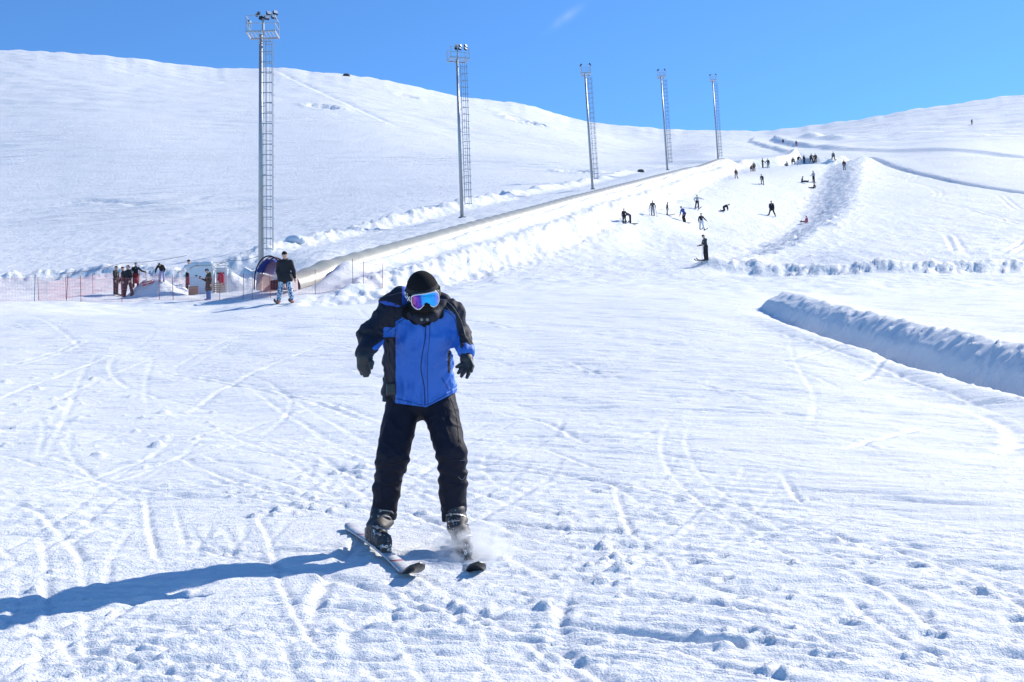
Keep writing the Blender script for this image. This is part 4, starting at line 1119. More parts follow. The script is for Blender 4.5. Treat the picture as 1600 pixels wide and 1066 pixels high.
dirx = nrm((.338, 1, 0)); side_ = np.array([dirx[1], -dirx[0], 0])
for i, y in enumerate(ys):
    end = (1-ss(194, 199, y)*.75)*(.84+.16*ss(53.8, 58, y))
    rib = .035 if i % 4 == 0 else 0.0
    for k in range(NA+1):
        a = math.pi*k/NA
        rr = (tr+rib)*end*(1+.012*math.sin(i*1.7))
        V.append(np.array([TUN(y), y, gz_s[i]-.05])+side_*math.cos(a)*rr+np.array([0, 0, 1])*math.sin(a)*rr*1.08-T0)
for i in range(len(ys)-1):
    for k in range(NA): a = i*(NA+1)+k; F.append([a, a+1, a+NA+2, a+NA+1])
mesh_obj('tunnel_shell', V, F, M_TUN, tt)
M_RIB = mat('tunnel_rib', (.36, .36, .33), .5)
for i in range(0, len(ys)-8, 8):
    y = ys[i]; c0 = np.array([TUN(y), y, gz_s[i]-.05])-T0; m = MB()
    m.tube([c0+side_*math.cos(a)*(tr+.012)*(.84+.16*ss(53.8, 58, y))+np.array([0, 0, 1])*math.sin(a)*(tr+.012)*(.84+.16*ss(53.8, 58, y))*1.08+dirx*.02*math.sin(i) for a in np.linspace(0, math.pi, 15)], .022, 5); m.build('rib', M_RIB, tt, True)
V = []; F = []
for i, y in enumerate(ys):
    for q in (-.4, .4): V.append(np.array([TUN(y), y, gz_s[i]+.10])+side_*q-T0)
for i in range(len(ys)-1): F.append([2*i, 2*i+1, 2*i+3, 2*i+2])
mesh_obj('conveyor_belt', V, F, mat('rubber_belt', (.03, .03, .03), .8), tt)
# blue inflatable mouth of the tunnel with red netting over it
GA = hit(440, 464, 45); G = np.array([TUN(53.2)-.05, 53.2, float(grid_z(TUN(53.2), 53.2))-.05])
te = thing('tunnel_entrance', 'low arched tunnel mouth with blue tarpaulin hood and red netting curtain', 'tunnel entrance', tuple(G))
fw = -dirx
def arch(r, h, t, d): a = math.pi*t; return side_*math.cos(a)*r+np.array([0, 0, 1])*(math.sin(a)**.75)*h+fw*d
V = []; F = []; n_ = 20
for d in np.linspace(-.5, 1.0, 8):
    sag = 1-.10*((d+.5)/1.5)
    for k in range(n_+1): V.append(arch(.74, 1.50*sag, .17+.66*k/n_, d)+np.array([0, 0, .02*math.sin(k*1.9+d*7)]))
for i in range(7):
    for k in range(n_): a = i*(n_+1)+k; F.append([a, a+1, a+n_+2, a+n_+1])
mesh_obj('hood', V, F, mat('blue_tarpaulin', (.015, .05, .33), .55, bump=(9, .02)), te)
for d, r_, c_ in ((1.0, .76, (.02, .02, .05)), (.72, .76, (.35, .05, .05)), (.45, .74, (.02, .02, .05))):
    m = MB(); m.tube([arch(r_, 1.5, t, d) for t in np.linspace(0, 1, 25)], .035 if d != .72 else .025, 6); m.build('arch_frame', cloth(c_), te, True)
M_FADE = mat('faded_red_cloth', (.46, .40, .42), .8, bump=(8, .02), var=.25, vscale=5)
for t0_, t1_ in ((0, .16), (.84, 1)):
    V = []; F = []
    for d in np.linspace(-.45, .92, 6):
        for k in range(6): V.append(arch(.71, 1.36, t0_+(t1_-t0_)*k/5, d))
    for i in range(5):
        for k in range(5): a_ = i*6+k; F.append([a_, a_+1, a_+7, a_+6])
    mesh_obj('side_cloth', V, F, M_FADE, te)
m = MB()
for k in range(31):
    x = -.66+1.32*k/30; h = 1.34*max(0, 1-(x/.72)**2)**.4
    m.box(side_*x+fw*.40+np.array([0, 0, h/2]), (.006, .006, h/2))
for k in range(22):
    z = .05+k*.062; r_ = .67*max(0.05, 1-(z/1.5)**2.6)**.5
    m.box(fw*.40+np.array([0, 0, z]), (r_, .006, .006), rotz(math.atan2(side_[1], side_[0])))
m.build('net_curtain', mat('red_netting', (.5, .26, .27), .7), te)
m = MB()
for x, h, w in ((.1, .42, .28),): m.add([side_*(x+w*math.cos(a))*1+fw*(.55+.12*math.sin(a))+np.array([0, 0, zz]) for zz in (0, h) for a in np.linspace(0, 2*math.pi, 9)[:-1]], [[k, (k+1) % 8, 8+(k+1) % 8, 8+k] for k in range(8)]+[[8+k for k in range(8)]])
m.build('control_unit', cloth((.03, .015, .015)), te)

# ------------------------------------------------------------ floodlight poles
M_GALV = mat('galvanised_steel', (.36, .37, .39), .42, .55, bump=(6, .004), var=.15, vscale=3)
M_GALVL = mat('galvanised_steel_light', (.50, .50, .50), .4, .5)
M_LAMPB = mat('floodlight_housing', (.035, .035, .04), .5)
M_LENS = mat('floodlight_glass', (.75, .76, .78), .12, .3)
def floodlight(par, c, yaw, pitch, s=.26):
    Rm = rotz(yaw)@rotx(pitch)
    m = MB(); m.box(c, (s*.5, .055, s*.42), Rm, bev=.015)
    for k in range(5): m.box(np.array(c)+Rm@np.array([(-.8+.4*k)*s*.5, .075, 0]), (.008, .03, s*.36), Rm)
    m.tube([np.array(c)+Rm@np.array([-s*.53, .02, 0]), np.array(c)+Rm@np.array([-s*.53, .05, -s*.5]), np.array(c)+Rm@np.array([s*.53, .05, -s*.5]), np.array(c)+Rm@np.array([s*.53, .02, 0])], .012, 4)
    o = m.build('floodlight', M_LAMPB, par)
    m = MB(); m.box(np.array(c)+Rm@np.array([0, -.058, 0]), (s*.44, .006, s*.36), Rm); m.build('glass', M_LENS, o)
def lamp_pole(H, kind, label, pos, yaw, lean=0.0):
    t = thing('floodlight_pole', label, 'light pole', pos, 'floodlight poles up the slope')
    t.rotation_euler = (0, lean, yaw)
    B = H-1.15                                                     # basket floor
    m = MB(); m.tube([(0, 0, -1.2), (0, 0, H*.5), (0, 0, B)], [.15, .125, .095], 10); m.build('mast', M_GALV, t, True)
    m = MB(); m.box((0, 0, .02), (.26, .26, .02)); m.build('base_plate', M_GALV, t)
    # ladder with safety cage
    z0, z1 = 1.05, B-.45
    m = MB()
    for x in (.28, .62): m.box((x, -.05, (z0+z1)/2), (.016, .016, (z1-z0)/2))
    z = z0+.1
    while z < z1: m.box((.45, -.05, z), (.17, .011, .011)); z += .54
    for z in np.arange(z0+.4, z1, 1.9): m.box((.19, -.03, z), (.11, .012, .014))
    m.build('ladder', M_GALV, t)
    m = MB()
    z = z0
    while z < z1:
        pts = [(.45+.30*math.cos(a), -.08-.55*max(0, math.sin(a))**.8, z) for a in np.linspace(0, math.pi, 9)]
        m.tube(pts, .014, 4)
        m.box((.45, -.62, z), (.27, .012, .02)); z += .57
    for a in (.35, 1.0, 1.57, 2.14, 2.8): m.box((.45+.30*math.cos(a), -.08-.55*math.sin(a)**.8, (z0+z1)/2), (.011, .008, (z1-z0)/2))
    m.build('safety_cage', M_GALV, t)
    # basket
    m = MB(); w = .78 if kind == 'wide' else .50; d_ = .55
    for z in np.linspace(-w, w, 9): m.box((z+.10, 0, B+.02), (.02, d_, .012))
    for y in (-d_, d_): m.box((.10, y, B), (w, .03, .045))
    for x in (-w, w): m.box((.10+x, 0, B), (.03, d_, .045))
    m.build('platform', M_GALVL, t)
    m = MB()
    for x in (-w, w):
        for y in (-d_, d_): m.box((.10+x, y, B+.45), (.018, .018, .42))
    for z in ((.30, .58, .88) if kind == 'narrow' else (.45, .88)):
        for y in (-d_, d_): m.box((.10, y, B+z), (w, .014, .014))
        for x in (-w, w): m.box((.10+x, 0, B+z), (.014, d_, .014))
    m.build('guard_rail', M_GALVL, t)
    if kind == 'wide':
        m = MB(); m.tube([(.10, .1, B), (.10, .1, B+.95)], .07, 8); m.build('top_post', M_GALV, t)
        for c, yw, pt in (((-.12, -.3, B+1.08), -.9, -.5), ((-.02, .2, B+1.05), -2.2, -.5), ((.32, .1, B+1.02), .5, -.35), ((.40, .2, B+1.30), .6, -.35), ((.74, -.1, B+.98), .55, -.35), ((.80, .0, B+1.25), .65, -.35)):
            floodlight(t, c, yw, pt)
    else:
        for c, yw, pt in (((-.44, -.1, B+1.05), -1.35, -.6), ((.64, .0, B+1.10), 1.35, -.65)) + ((((.50, .3, B+1.12), 1.2, -.6),) if kind == 'mid' else ()):
            floodlight(t, c, yw, pt, .30)
    return t
def pole_at(u, vb, Y):
    c, e = ray(u, vb); x = float(c)*Y; return (x, Y, float(grid_z(x, Y)))
def pole_h(pos, utop, vtop):
    a = (vtop-533); c, e = ray(utop, vtop); return float(e)*pos[1]-pos[2]
PL = [(408, 418, 61, 413, 16, 'wide', 'tallest floodlight pole, at left behind the fence, with lamps over a wide basket', 0.0, 0.4),
      (722, 340, 92, 713, 68, 'wide', 'second floodlight pole up the slope, with three lamps over a square basket', .35, -.3),
      (926, 296, 125, 915, 97, 'narrow', 'middle floodlight pole, third up the slope, beside the bend of the tunnel', 0.0, -1.5),
      (1043, 269, 162, 1035, 106, 'narrow', 'fourth floodlight pole up the slope, just short of the last one', .1, -1.3),
      (1122, 247, 194, 1115, 114, 'narrow', 'farthest and smallest floodlight pole, by the upper end of the tunnel', 0.0, -1.0)]
for u, vb, Y, ut, vt, kind, lab, yw, ln_ in PL:
    p = pole_at(u, vb, Y); h = pole_h(p, ut, vt)
    lamp_pole(h-.25, kind, lab, p, yw, math.radians(ln_))
# two small instruments in the first basket
p = pole_at(408, 418, 61)
e1 = thing('camera_housing', 'small white camera housing mounted in the tallest pole basket', 'camera', (p[0]-.42, p[1]-.56, p[2]+pole_h(p, 413, 16)-.25-1.15+.55))
m = MB(); m.box((0, 0, 0), (.10, .09, .08), bev=.02); m.build('housing', M_LENS, e1); m = MB(); m.tube([(0, -.09, .0), (0, -.13, 0)], .04, 8); m.build('lens', M_BLACKP, e1)
m = MB(); m.box((0, 0, -.2), (.03, .03, .14)); m.build('bracket', M_GALVL, e1)

# ------------------------------------------------------------ fences
M_NET = mat('orange_red_netting', (.62, .17, .19), .7)
M_POST = mat('fence_post_paint', (.30, .07, .07), .6)
M_POSTD = mat('dark_fence_post', (.08, .05, .06), .6)
def fence(uv, posts, label, hgt=1.12, pitch=.07, th=.0023, color=None, dark=(), sagv=.05):
    P = [(float(ray(q[0], q[1])[0])*q[2], q[2]) if len(q) == 3 else hit(q[0], q[1], 35)[:2] for q in uv]
    P = smooth_line(P, 8) if len(P) > 2 else P
    seg = [0]
    for a, b in zip(P[:-1], P[1:]): seg.append(seg[-1]+math.dist(a, b))
    L = seg[-1]
    def pt(s):
        i = min(max(int(np.searchsorted(seg, s))-1, 0), len(P)-2); t = (s-seg[i])/(seg[i+1]-seg[i]+1e-9)
        return P[i][0]+(P[i+1][0]-P[i][0])*t, P[i][1]+(P[i+1][1]-P[i][1])*t
    ns = int(L/pitch)+1; S_ = np.linspace(0, L, ns); XY = np.array([pt(s) for s in S_]); Zg = grid_z(XY[:, 0], XY[:, 1])
    kk_ = np.hanning(31); kk_ /= kk_.sum(); Zs = np.convolve(np.pad(Zg, 15, mode='edge'), kk_, 'valid')
    o = np.array([XY[0, 0], XY[0, 1], Zs[0]]); t = thing('safety_fence', label, 'fence', tuple(o))
    # which arc length each post stands at
    cu = [unproj_w(np.array([x, y, z])) for (x, y), z in zip(XY, Zs)]
    ps = [S_[int(np.argmin([abs(c-pu) for c in cu]))] for pu in posts]
    sag = np.zeros(ns)
    allp = sorted([0]+ps+[L])
    for a, b in zip(allp[:-1], allp[1:]):
        if b-a < .2: continue
        mk = (S_ >= a) & (S_ <= b); q = (S_[mk]-a)/(b-a); sag[mk] = 4*q*(1-q)*min(sagv*(b-a)/2, .12)
    V = []; F = []
    bot = Zs+.03
    def quad(a, b, w): # thin strip
        n0 = len(V); V.extend([a-w-o, a+w-o, b+w-o, b-w-o]); F.append([n0, n0+1, n0+2, n0+3])
    tdir = nrm((XY[-1][0]-XY[0][0], XY[-1][1]-XY[0][1], 0))
    for i in range(ns):
        top = bot[i]+hgt*.97-sag[i]
        quad(np.array([*XY[i], bot[i]]), np.array([*XY[i], top]), tdir*th)
    nh = int(hgt/pitch)
    for k in range(nh+1):
        w = np.array([0, 0, th*(2.2 if k in (0, nh) else 1.8 if k == nh//2 else 1)])
        for i in range(0, ns-2, 2):
            j = min(i+2, ns-1); f = k/nh
            za = bot[i]+f*(hgt*.97-sag[i]); zb = bot[j]+f*(hgt*.97-sag[j])
            quad(np.array([*XY[i], za]), np.array([*XY[j], zb]), w)
    mesh_obj('net', V, F, M_NET if color is None else color, t, smooth=False)
    for q, s in enumerate(ps):
        x, y = pt(s); z = float(grid_z(x, y)); r2 = random.Random(q*7+len(label)); lx, ly = r2.uniform(-.07, .07), r2.uniform(-.05, .05)
        m = MB(); b = np.array([x, y, z])-o; m.tube([b+np.array([0, -.02, -.2]), b+np.array([lx, ly-.02, hgt+r2.uniform(.0, .14)])], .0135, 6)
        m.build('fence_post', M_POSTD if q in dark else M_POST, t)
        m = MB()
    return t
def unproj_w(P): a = P@RT; b = P@UP; f = P@F0; return 800+FPX*a/f
fence([(-260, 474), (-100, 473), (60, 471), (180, 472), (300, 470), (420, 466), (500, 460), (597, 450)], [-180, -60, 53, 103, 127, 192, 249, 270, 343, 381, 394, 423, 492, 551, 568, 597],
      'long orange-red net fence with leaning posts along the edge of the piste', dark=(2, 7, 12, 13))
fence([(61, 468, 54), (110, 452, 58), (180, 446, 63), (240, 444, 64), (292, 443, 62)], [61, 104, 146, 220], 'short second red net fence further back, behind the standing group', hgt=1.0, pitch=.08, dark=())
def rope(pts, label, r=.012, col=(.10, .03, .03)):
    o = np.array(pts[0]); t = MB(); out = []
    for a, b in zip(pts[:-1], pts[1:]):
        for q in np.linspace(0, 1, 7)[:-1]:
            p = np.array(a)*(1-q)+np.array(b)*q; p[2] -= .1*4*q*(1-q); out.append(p-o)
    out.append(np.array(pts[-1])-o); t.tube(out, r, 5); ob = t.build('rope', cloth(col), None, True); ob.location = tuple(o); tag(ob, label, 'rope')
def at_h(u, v, Ym, h):
    x, y, z = hit(u, v, Ym); return (x, y, z+h)
rope([at_h(292, 440, 55, .75), at_h(360, 425, 55, .7), at_h(405, 418, 57, .7)], 'thin dark rope sagging from the white hut towards the tallest pole')
rope([at_h(100, 452, 50, .9), at_h(190, 437, 50, 1.0), at_h(292, 425, 55, 1.0)], 'thin dark rope strung behind the standing group of four')

# ------------------------------------------------------------ hut, boards, sled
M_TARP = mat('white_tarpaulin', (.62, .66, .70), .5, bump=(5, .03))
hx_, hy_, hz_ = hit(316, 466, 52); hy_ = 56.2; hx_ = float(ray(316, 440)[0])*hy_; hz_ = float(grid_z(hx_, hy_))
hut = thing('ticket_hut', 'small rounded white tarpaulin hut behind the fence', 'hut', (hx_, hy_, hz_))
def pu_(u): return (u-316)/1800*hy_
V, F = surf([bx((0, .3, .80), (.60, .55, .86), .16), el((-.1, .25, 1.5), (.50, .5, .22))], .04, .10, mod=lambda P: .02*n3(P, 5, 2))
mesh_obj('tarpaulin_cover', V, F, M_TARP, hut)
m = MB(); m.tube([(-.6, -.28, 1.25), (-.35, -.3, 1.42), (.56, -.3, 1.42)], .016, 5); m.tube([(-.25, -.29, 1.40), (-.05, -.32, 1.62)], .014, 5); m.build('seam_strap', M_GALV, hut)
m = MB(); m.box((-.22, -.27, .93), (.05, .01, .03), bev=.008); m.build('vent', M_BLACKP, hut)
bx_ = float(ray(344, 440)[0])*hy_; bz_ = float(grid_z(bx_, hy_))
booth = thing('metal_frame_booth', 'open booth of thin metal tubes with horizontal slats beside the white hut', 'booth', (bx_, hy_, bz_))
m = MB()
for x in (-.26, .34):
    for y in (-.35, .5): m.tube([(x, y, -.1), (x, y, 1.52)], .018, 6)
for z in (1.5, 1.34, 1.2):
    for y in (-.35, .5): m.tube([(-.26, y, z), (.34, y, z)], .014, 5)
    for x in (-.26, .34): m.tube([(x, -.35, z), (x, .5, z)], .012, 5)
m.tube([(-.26, .5, 1.55), (.34, -.35, 1.5)], .012, 5); m.build('tube_frame', M_GALVL, booth)
m = MB()
for k in range(5): m.box((.02, -.36, .08+k*.095), (.31, .02, .028), bev=.006)
m.build('wooden_slats', mat('pale_wood', (.50, .36, .22), .7, bump=(12, .004), var=.2), booth)
m = MB(); m.box((.02, .2, .55), (.27, .01, .80)); m.build('back_panel', M_TARP, booth)
m = MB(); m.box((.0, .1, 1.05), (.18, .02, .03)); m.build('shelf', M_BLACKP, booth)
V, F = surf([rc((.06, -.05, .98), (.05, -.05, .62), .10, .11, (1, 1.6, 1)), rc((-.04, -.06, .93), (-.10, -.06, .70), .04, .035), rc((.16, -.06, .93), (.17, -.06, .45), .04, .04)], .03, .03)
rj = mesh_obj('hanging_coat', V, F, cloth((.50, .03, .06))); rj.location = (bx_, hy_, bz_); tag(rj, 'red coat hanging inside the open metal booth', 'coat')
wx = float(ray(302, 460)[0])*55.0; wz = float(grid_z(wx, 55.0))
wb_ = thing('wooden_board', 'square plywood board leaning in the snow at the foot of the white hut', 'board', (wx, 55.0, wz))
m = MB(); m.box((0, .03, .22), (.235, .012, .24), rotx(-.12), bev=.004); m.build('panel', mat('plywood', (.42, .20, .13), .7, bump=(10, .003), var=.25, vscale=5), wb_)
m = MB(); m.box((0, .06, .10), (.22, .012, .02), rotx(-.12)); m.box((0, .03, .36), (.22, .012, .02), rotx(-.12)); m.build('batten', mat('pale_batten', (.45, .32, .2), .7), wb_)
sx, sy, sz = hit(232, 446, 50)
sl_ = thing('sled', 'small red sled resting on the snow heap beside the standing group', 'sled', (sx, sy, sz+.02)); sl_.rotation_euler = (0, -.25, .3)
M_RED = mat('red_paint', (.55, .04, .03), .4)
for y in (-.12, .12):
    m = MB(); m.tube([(-.30, y, .02), (.22, y, .02), (.30, y, .08), (.30, y, .17)], .016, 6); m.tube([(-.2, y, .02), (-.2, y, .15)], .014, 5); m.tube([(.1, y, .02), (.1, y, .15)], .014, 5); m.build('runner', M_RED, sl_, True)
m = MB()
for y in (-.08, 0, .08): m.box((-.04, y, .16), (.24, .03, .012), bev=.004)
m.build('seat', M_RED, sl_)
# snow lump on the bank behind the first pole; blue-grey base paints its shade
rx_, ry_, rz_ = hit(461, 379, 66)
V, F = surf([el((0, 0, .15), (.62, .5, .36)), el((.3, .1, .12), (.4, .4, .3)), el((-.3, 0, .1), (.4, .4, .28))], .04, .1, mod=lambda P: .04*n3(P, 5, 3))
rk = mesh_obj('snow_boulder', V, F, mat('shade_tinted_snow', (.50, .56, .66), .6, bump=(8, .03))); rk.location = (rx_, ry_, rz_); tag(rk, 'rounded block of snow, tinted blue-grey for shade, on the bank above the tunnel mouth', 'snow block')
# bare rock on the left ridge
for (u, v, r_, lab) in ((541, 117, 1.1, 'small dark rock standing up on the left ridge line'), (1001, 269, .5, 'small dark lump on the snow between the third and fourth poles')):
    c, e = ray(u, v)
    if v < 150: Yr = float(sky_Y(c))*.985; x, y, z = float(c)*Yr, Yr, float(grid_z(float(c)*Yr, Yr))
    else: x, y, z = hit(u, v, 100)
    V, F = surf([el((0, 0, r_*.3), (r_, r_*.8, r_*.6)), el((r_*.6, 0, r_*.2), (r_*.6, r_*.6, r_*.4))], r_*.08, .1, mod=lambda P: .12*r_*n3(P, 3/r_, 5))
    o = mesh_obj('rock', V, F, mat('dark_rock', (.07, .065, .06), .9, bump=(2, .1))); o.location = (x, y, z); tag(o, lab, 'rock')

# ------------------------------------------------------------ people
G_ = (.02, .02, .024)
# the young man gliding behind the main skier
M_PAT = mat('patterned_ski_trousers', (.2, .27, .38), .8)
nt = M_PAT.node_tree; tc = nt.nodes.new('ShaderNodeTexCoord'); vo = nt.nodes.new('ShaderNodeTexNoise'); vo.inputs['Scale'].default_value = 17; vo.inputs['Detail'].default_value = 2
cr = nt.nodes.new('ShaderNodeValToRGB'); cr.color_ramp.interpolation = 'CONSTANT'; cr.color_ramp.elements[0].color = (.03, .07, .17, 1); cr.color_ramp.elements[1].position = .5; cr.color_ramp.elements[1].color = (.55, .62, .70, 1)
e_ = cr.color_ramp.elements.new(.44); e_.color = (.12, .25, .42, 1)
nt.links.new(tc.outputs['Object'], vo.inputs['Vector']); nt.links.new(vo.outputs['Fac'], cr.inputs[0]); nt.links.new(cr.outputs[0], nt.nodes['Principled BSDF'].inputs['Base Color'])
def person_px(label, u, vf, vt, Ymin=40, scale=1.0, **k):
    x, y, z = hit(u, vf, Ymin); H = (vf-vt)/1800*y*scale
    return figure(label, u, vf, H, Ymin=Ymin, **k)
a = person_px('young man in black jacket and blue patterned trousers skiing before the tunnel mouth', 446, 474, 389, 30, vox=.013, thL=(-.14, -.05, -1), shL=(-.16, .0, -1), thR=(.14, -.05, -1), shR=(.18, .0, -1),
          uaL=(-.22, .15, -1), faL=(.1, .5, -1), uaR=(.30, .15, -1), faR=(.05, .4, -.8), trousers=M_PAT, hat=(.010, .007, .006), hood=True, head=.25, fat=1.12, long=.07, ski=1.5, boots=(.35, .12, .10), skin=True)
for sgn in (-1, 1):
    m = MB(); c0 = a['hc']+a['face']*.050*a['s']+a['hx']*sgn*.018*a['s']+a['hd_up']*.008*a['s']; m.tube([c0, c0+a['face']*.006], .006, 8); m.build('eye', M_BLACKP, a['t'])
ski_n = 0
a = person_px('woman in long olive-green parka and blue jeans looking at her phone by the fence', 326, 469, 418, 45, vox=.016, yaw=-.9, jacket=(.045, .05, .03), trousers=(.10, .22, .42), hat=(.05, .06, .12), long=.20, hood=True, head=.5,
          uaL=(-.2, -.2, -1), faL=(.1, -1, .35), uaR=(.2, .1, -1), faR=(.1, -.1, -1), hair=(.03, .02, .02), boots=(.1, .2, .4))
ph = MB(); ph.box((0, 0, 0), (.04, .008, .075), rotx(-.4), bev=.004); po = ph.build('phone', M_BLACKP); w_ = world_of(a, a['wL']+np.array([0, -.09, .05])); po.location = tuple(w_); tag(po, 'dark phone held up by the woman in the green parka', 'phone')
GR = 'people standing inside the fenced corner'
person_px('person all in black standing at the left end of the group of four, turned sideways', 181, 461, 414, 50, vox=.02, yaw=1.3, hat=(.03, .03, .035), thL=(-.03, 0, -1), thR=(.03, 0, -1), uaL=(-.08, -.1, -1), uaR=(.08, -.1, -1), faL=(0, -.3, -1), faR=(0, -.3, -1), group=GR)
person_px('person in dark navy clothes, second from the left in the group of four', 192, 463, 415, 50, vox=.02, yaw=-1.1, hat=(.05, .05, .055), jacket=(.02, .022, .03), uaL=(-.1, -.2, -1), faL=(.1, -.5, -1), group=GR)
person_px('broad person in black coat standing with legs apart in the middle of the group', 200, 464, 412, 50, vox=.02, yaw=-.5, hair=(.02, .015, .012), thL=(-.16, -.05, -1), shL=(-.2, 0, -1), thR=(.2, .1, -1), shR=(.1, .15, -1), uaL=(-.35, -.1, -1), uaR=(.35, -.1, -1), faL=(.15, -.3, -1), faR=(-.15, -.3, -1), fat=1.15, group=GR)
a = person_px('hooded person in black top and red skirt holding out a ski pole', 212, 450, 409, 52, vox=.02, yaw=.4, hood=True, hat=(.10, .10, .11), skirt=(.30, .03, .04), trousers=(.25, .03, .03), uaR=(.75, -.2, -.75), faR=(1, -.1, -.35), uaL=(-.3, 0, -1), group=GR)
ski_pole(a, 'wR', 'thin ski pole held out upright by the person in the red skirt', foot=(.05, 0))
person_px('person in black jacket and lilac trousers bent forward on top of the snow heap', 253, 441, 404, 50, vox=.02, lean=1.05, head=1.2, hat=(.02, .02, .02), trousers=(.40, .38, .60), uaL=(-.45, 0, -.8), faL=(-.1, -.2, -1), uaR=(.45, 0, -.8), faR=(-.15, -.3, -.9), fat=1.12, group=GR)
a = person_px('person in pale jacket and red-hemmed black skirt stepping behind the white hut', 296, 454, 404, 54, vox=.02, yaw=.5, lean=.2, side=-.1, jacket=(.62, .63, .68), hat=(.05, .03, .03), trousers=(.02, .02, .02), skirt=(.35, .03, .04), uaL=(-.5, -.3, -.8), faL=(-.8, -.2, -.4), group=GR)

def small(label, u, vf, h, Ymin=85, real=1.7, **k):
    x, y, z = hit(u, vf, Ymin); H = h/1800*y/.97
    k.setdefault('hat', (.03, .03, .035)); k.setdefault('vox', .03)
    return figure(label, u, vf, H, Ymin=Ymin, **k)
SG = 'skiers practising on the slope'
small('skier in dark jacket standing beside a bent companion at the left edge of the run', 975.6, 349.3, 24, 80, yaw=.3, jacket=(.04, .02, .025), uaR=(.5, -.2, -.8), faR=(.4, -.4, -.7), ski=1.5, group=SG)
small('skier in navy jacket bending over towards the companion at the left', 985, 349.3, 23, 80, yaw=-1.4, lean=1.0, jacket=(.03, .03, .10), uaL=(-.2, -.6, -.9), uaR=(.2, -.6, -.9), faL=(0, -.4, -1), faR=(0, -.4, -1), ski=1.5, group=SG)
a = small('skier in dark grey jacket and pale trousers standing with two ski poles', 1020.3, 337, 24.3, 85, yaw=3.0, jacket=(.06, .06, .07), trousers=(.30, .30, .32), uaL=(-.4, -.1, -1), uaR=(.4, -.1, -1), faL=(-.1, -.3, -1), faR=(.1, -.3, -1), ski=1.5, group=SG)
ski_pole(a, 'wL', 'ski pole planted beside the skier in dark grey and pale trousers, one side', foot=(.1, -.2)); ski_pole(a, 'wR', 'ski pole leaning against the leg of the skier in dark grey', foot=(-.1, -.2))
small('skier in black jacket and grey trousers, side-on, beside the skier in dark grey', 1042.6, 336.5, 21, 85, yaw=1.2, lean=.15, trousers=(.22, .22, .23), thL=(-.03, -.15, -1), shL=(0, .2, -1), group=SG, ski=1.5)
small('skier in bright blue jacket leaning forward with bent knees', 1070, 347.6, 27.5, 80, yaw=-1.0, lean=.55, jacket=(.03, .09, .35), thL=(-.05, -.35, -1), shL=(0, .3, -1), thR=(.05, -.35, -1), shR=(0, .3, -1), uaL=(-.2, -.2, -1), faL=(-.2, -.2, -1), uaR=(.3, -.1, -1), faR=(0, -.2, -1), ski=1.6, group=SG)
small('skier in pale grey jacket with one arm stretched out to the side', 1090, 326.6, 22.6, 90, yaw=.2, jacket=(.42, .42, .44), thL=(-.25, 0, -1), shL=(-.25, 0, -1), uaR=(1, -.1, -.35), faR=(1, -.1, -.3), uaL=(-.7, -.1, -.6), faL=(.3, -.2, -.9), ski=1.4, group=SG)
small('person in black kneeling with hands on the snow beside a board', 1131, 331, 22, 85, yaw=1.5, lean=1.15, thL=(-.1, -.25, -1), shL=(0, 1, -.15), thR=(.1, -.1, -1), shR=(0, 1, -.15), uaL=(-.1, -.3, -1), faL=(0, -.1, -1), uaR=(.1, -.2, -1), faR=(0, 0, -1), group=SG, board=False)
small('skier in black jacket and white trousers walking downhill with arms apart', 1096.5, 359.5, 27, 80, yaw=.3, trousers=(.62, .62, .68), thL=(-.22, -.1, -1), shL=(-.1, 0, -1), thR=(.22, .1, -1), shR=(.35, .1, -1), uaR=(.6, -.1, -.8), faR=(.6, -.1, -.6), uaL=(-.4, 0, -1), ski=1.2, group=SG)
a = small('skier in charcoal clothes with a pole, nearest to the foot of the run', 1103.6, 407.4, 41, 60, yaw=-1.2, vox=.018, jacket=(.055, .055, .06), trousers=(.025, .025, .03), lean=.12, head=.2, uaL=(-.1, -.25, -1), faL=(-.05, -1, -.3), uaR=(.1, -.2, -1), faR=(0, -1, -.25), thL=(-.05, -.1, -1), shL=(0, .1, -1), ski=1.5, group=SG)
ski_pole(a, 'wR', 'pale ski pole held in front by the skier in charcoal clothes', foot=(-.1, 0))
small('skier in black with legs wide apart in the middle of the run', 1206.3, 337.7, 25, 80, yaw=-.3, thL=(-.28, -.15, -1), shL=(-.40, .1, -1), thR=(.25, .1, -1), shR=(.35, .1, -1), uaL=(-.15, -.2, -1), faL=(.1, -.3, -1), uaR=(.2, .1, -1), long=.1, ski=1.2, group=SG)
small('child in pink snowsuit sitting on the snow by the right edge of the run', 1260, 348, 20, 75, yaw=-1.2, lean=-.1, jacket=(.55, .15, .18), trousers=(.55, .22, .24), hat=(.25, .06, .08), thL=(-.1, -1, -.05), shL=(0, -1, -.1), thR=(.1, -1, -.05), shR=(0, -1, -.1), group=SG)
small('person in dark red jacket and grey trousers walking near the top of the tunnel', 1150.5, 279, 16, 100, yaw=.4, jacket=(.16, .03, .03), trousers=(.25, .2, .18), thL=(-.25, 0, -1), thR=(.2, 0, -1), shR=(.3, 0, -1), group=SG)
small('hunched skier in dark grey jacket, alone in the upper middle of the run', 1191.8, 289, 17.5, 100, yaw=-.6, lean=.6, jacket=(.04, .045, .05), trousers=(.20, .2, .2), thL=(-.2, -.1, -1), shL=(-.2, 0, -1), uaL=(-.1, -.2, -1), ski=1.5, group=SG)
small('dark skier sitting on the snow with skis stretched to the right', 1253, 285.5, 19, 100, yaw=1.3, lean=.2, jacket=(.05, .025, .025), thL=(-.1, -1, .1), shL=(0, -1, -.2), thR=(.1, -1, .1), shR=(0, -1, -.2), uaL=(-.2, .3, -1), uaR=(.2, .3, -1), group=SG)
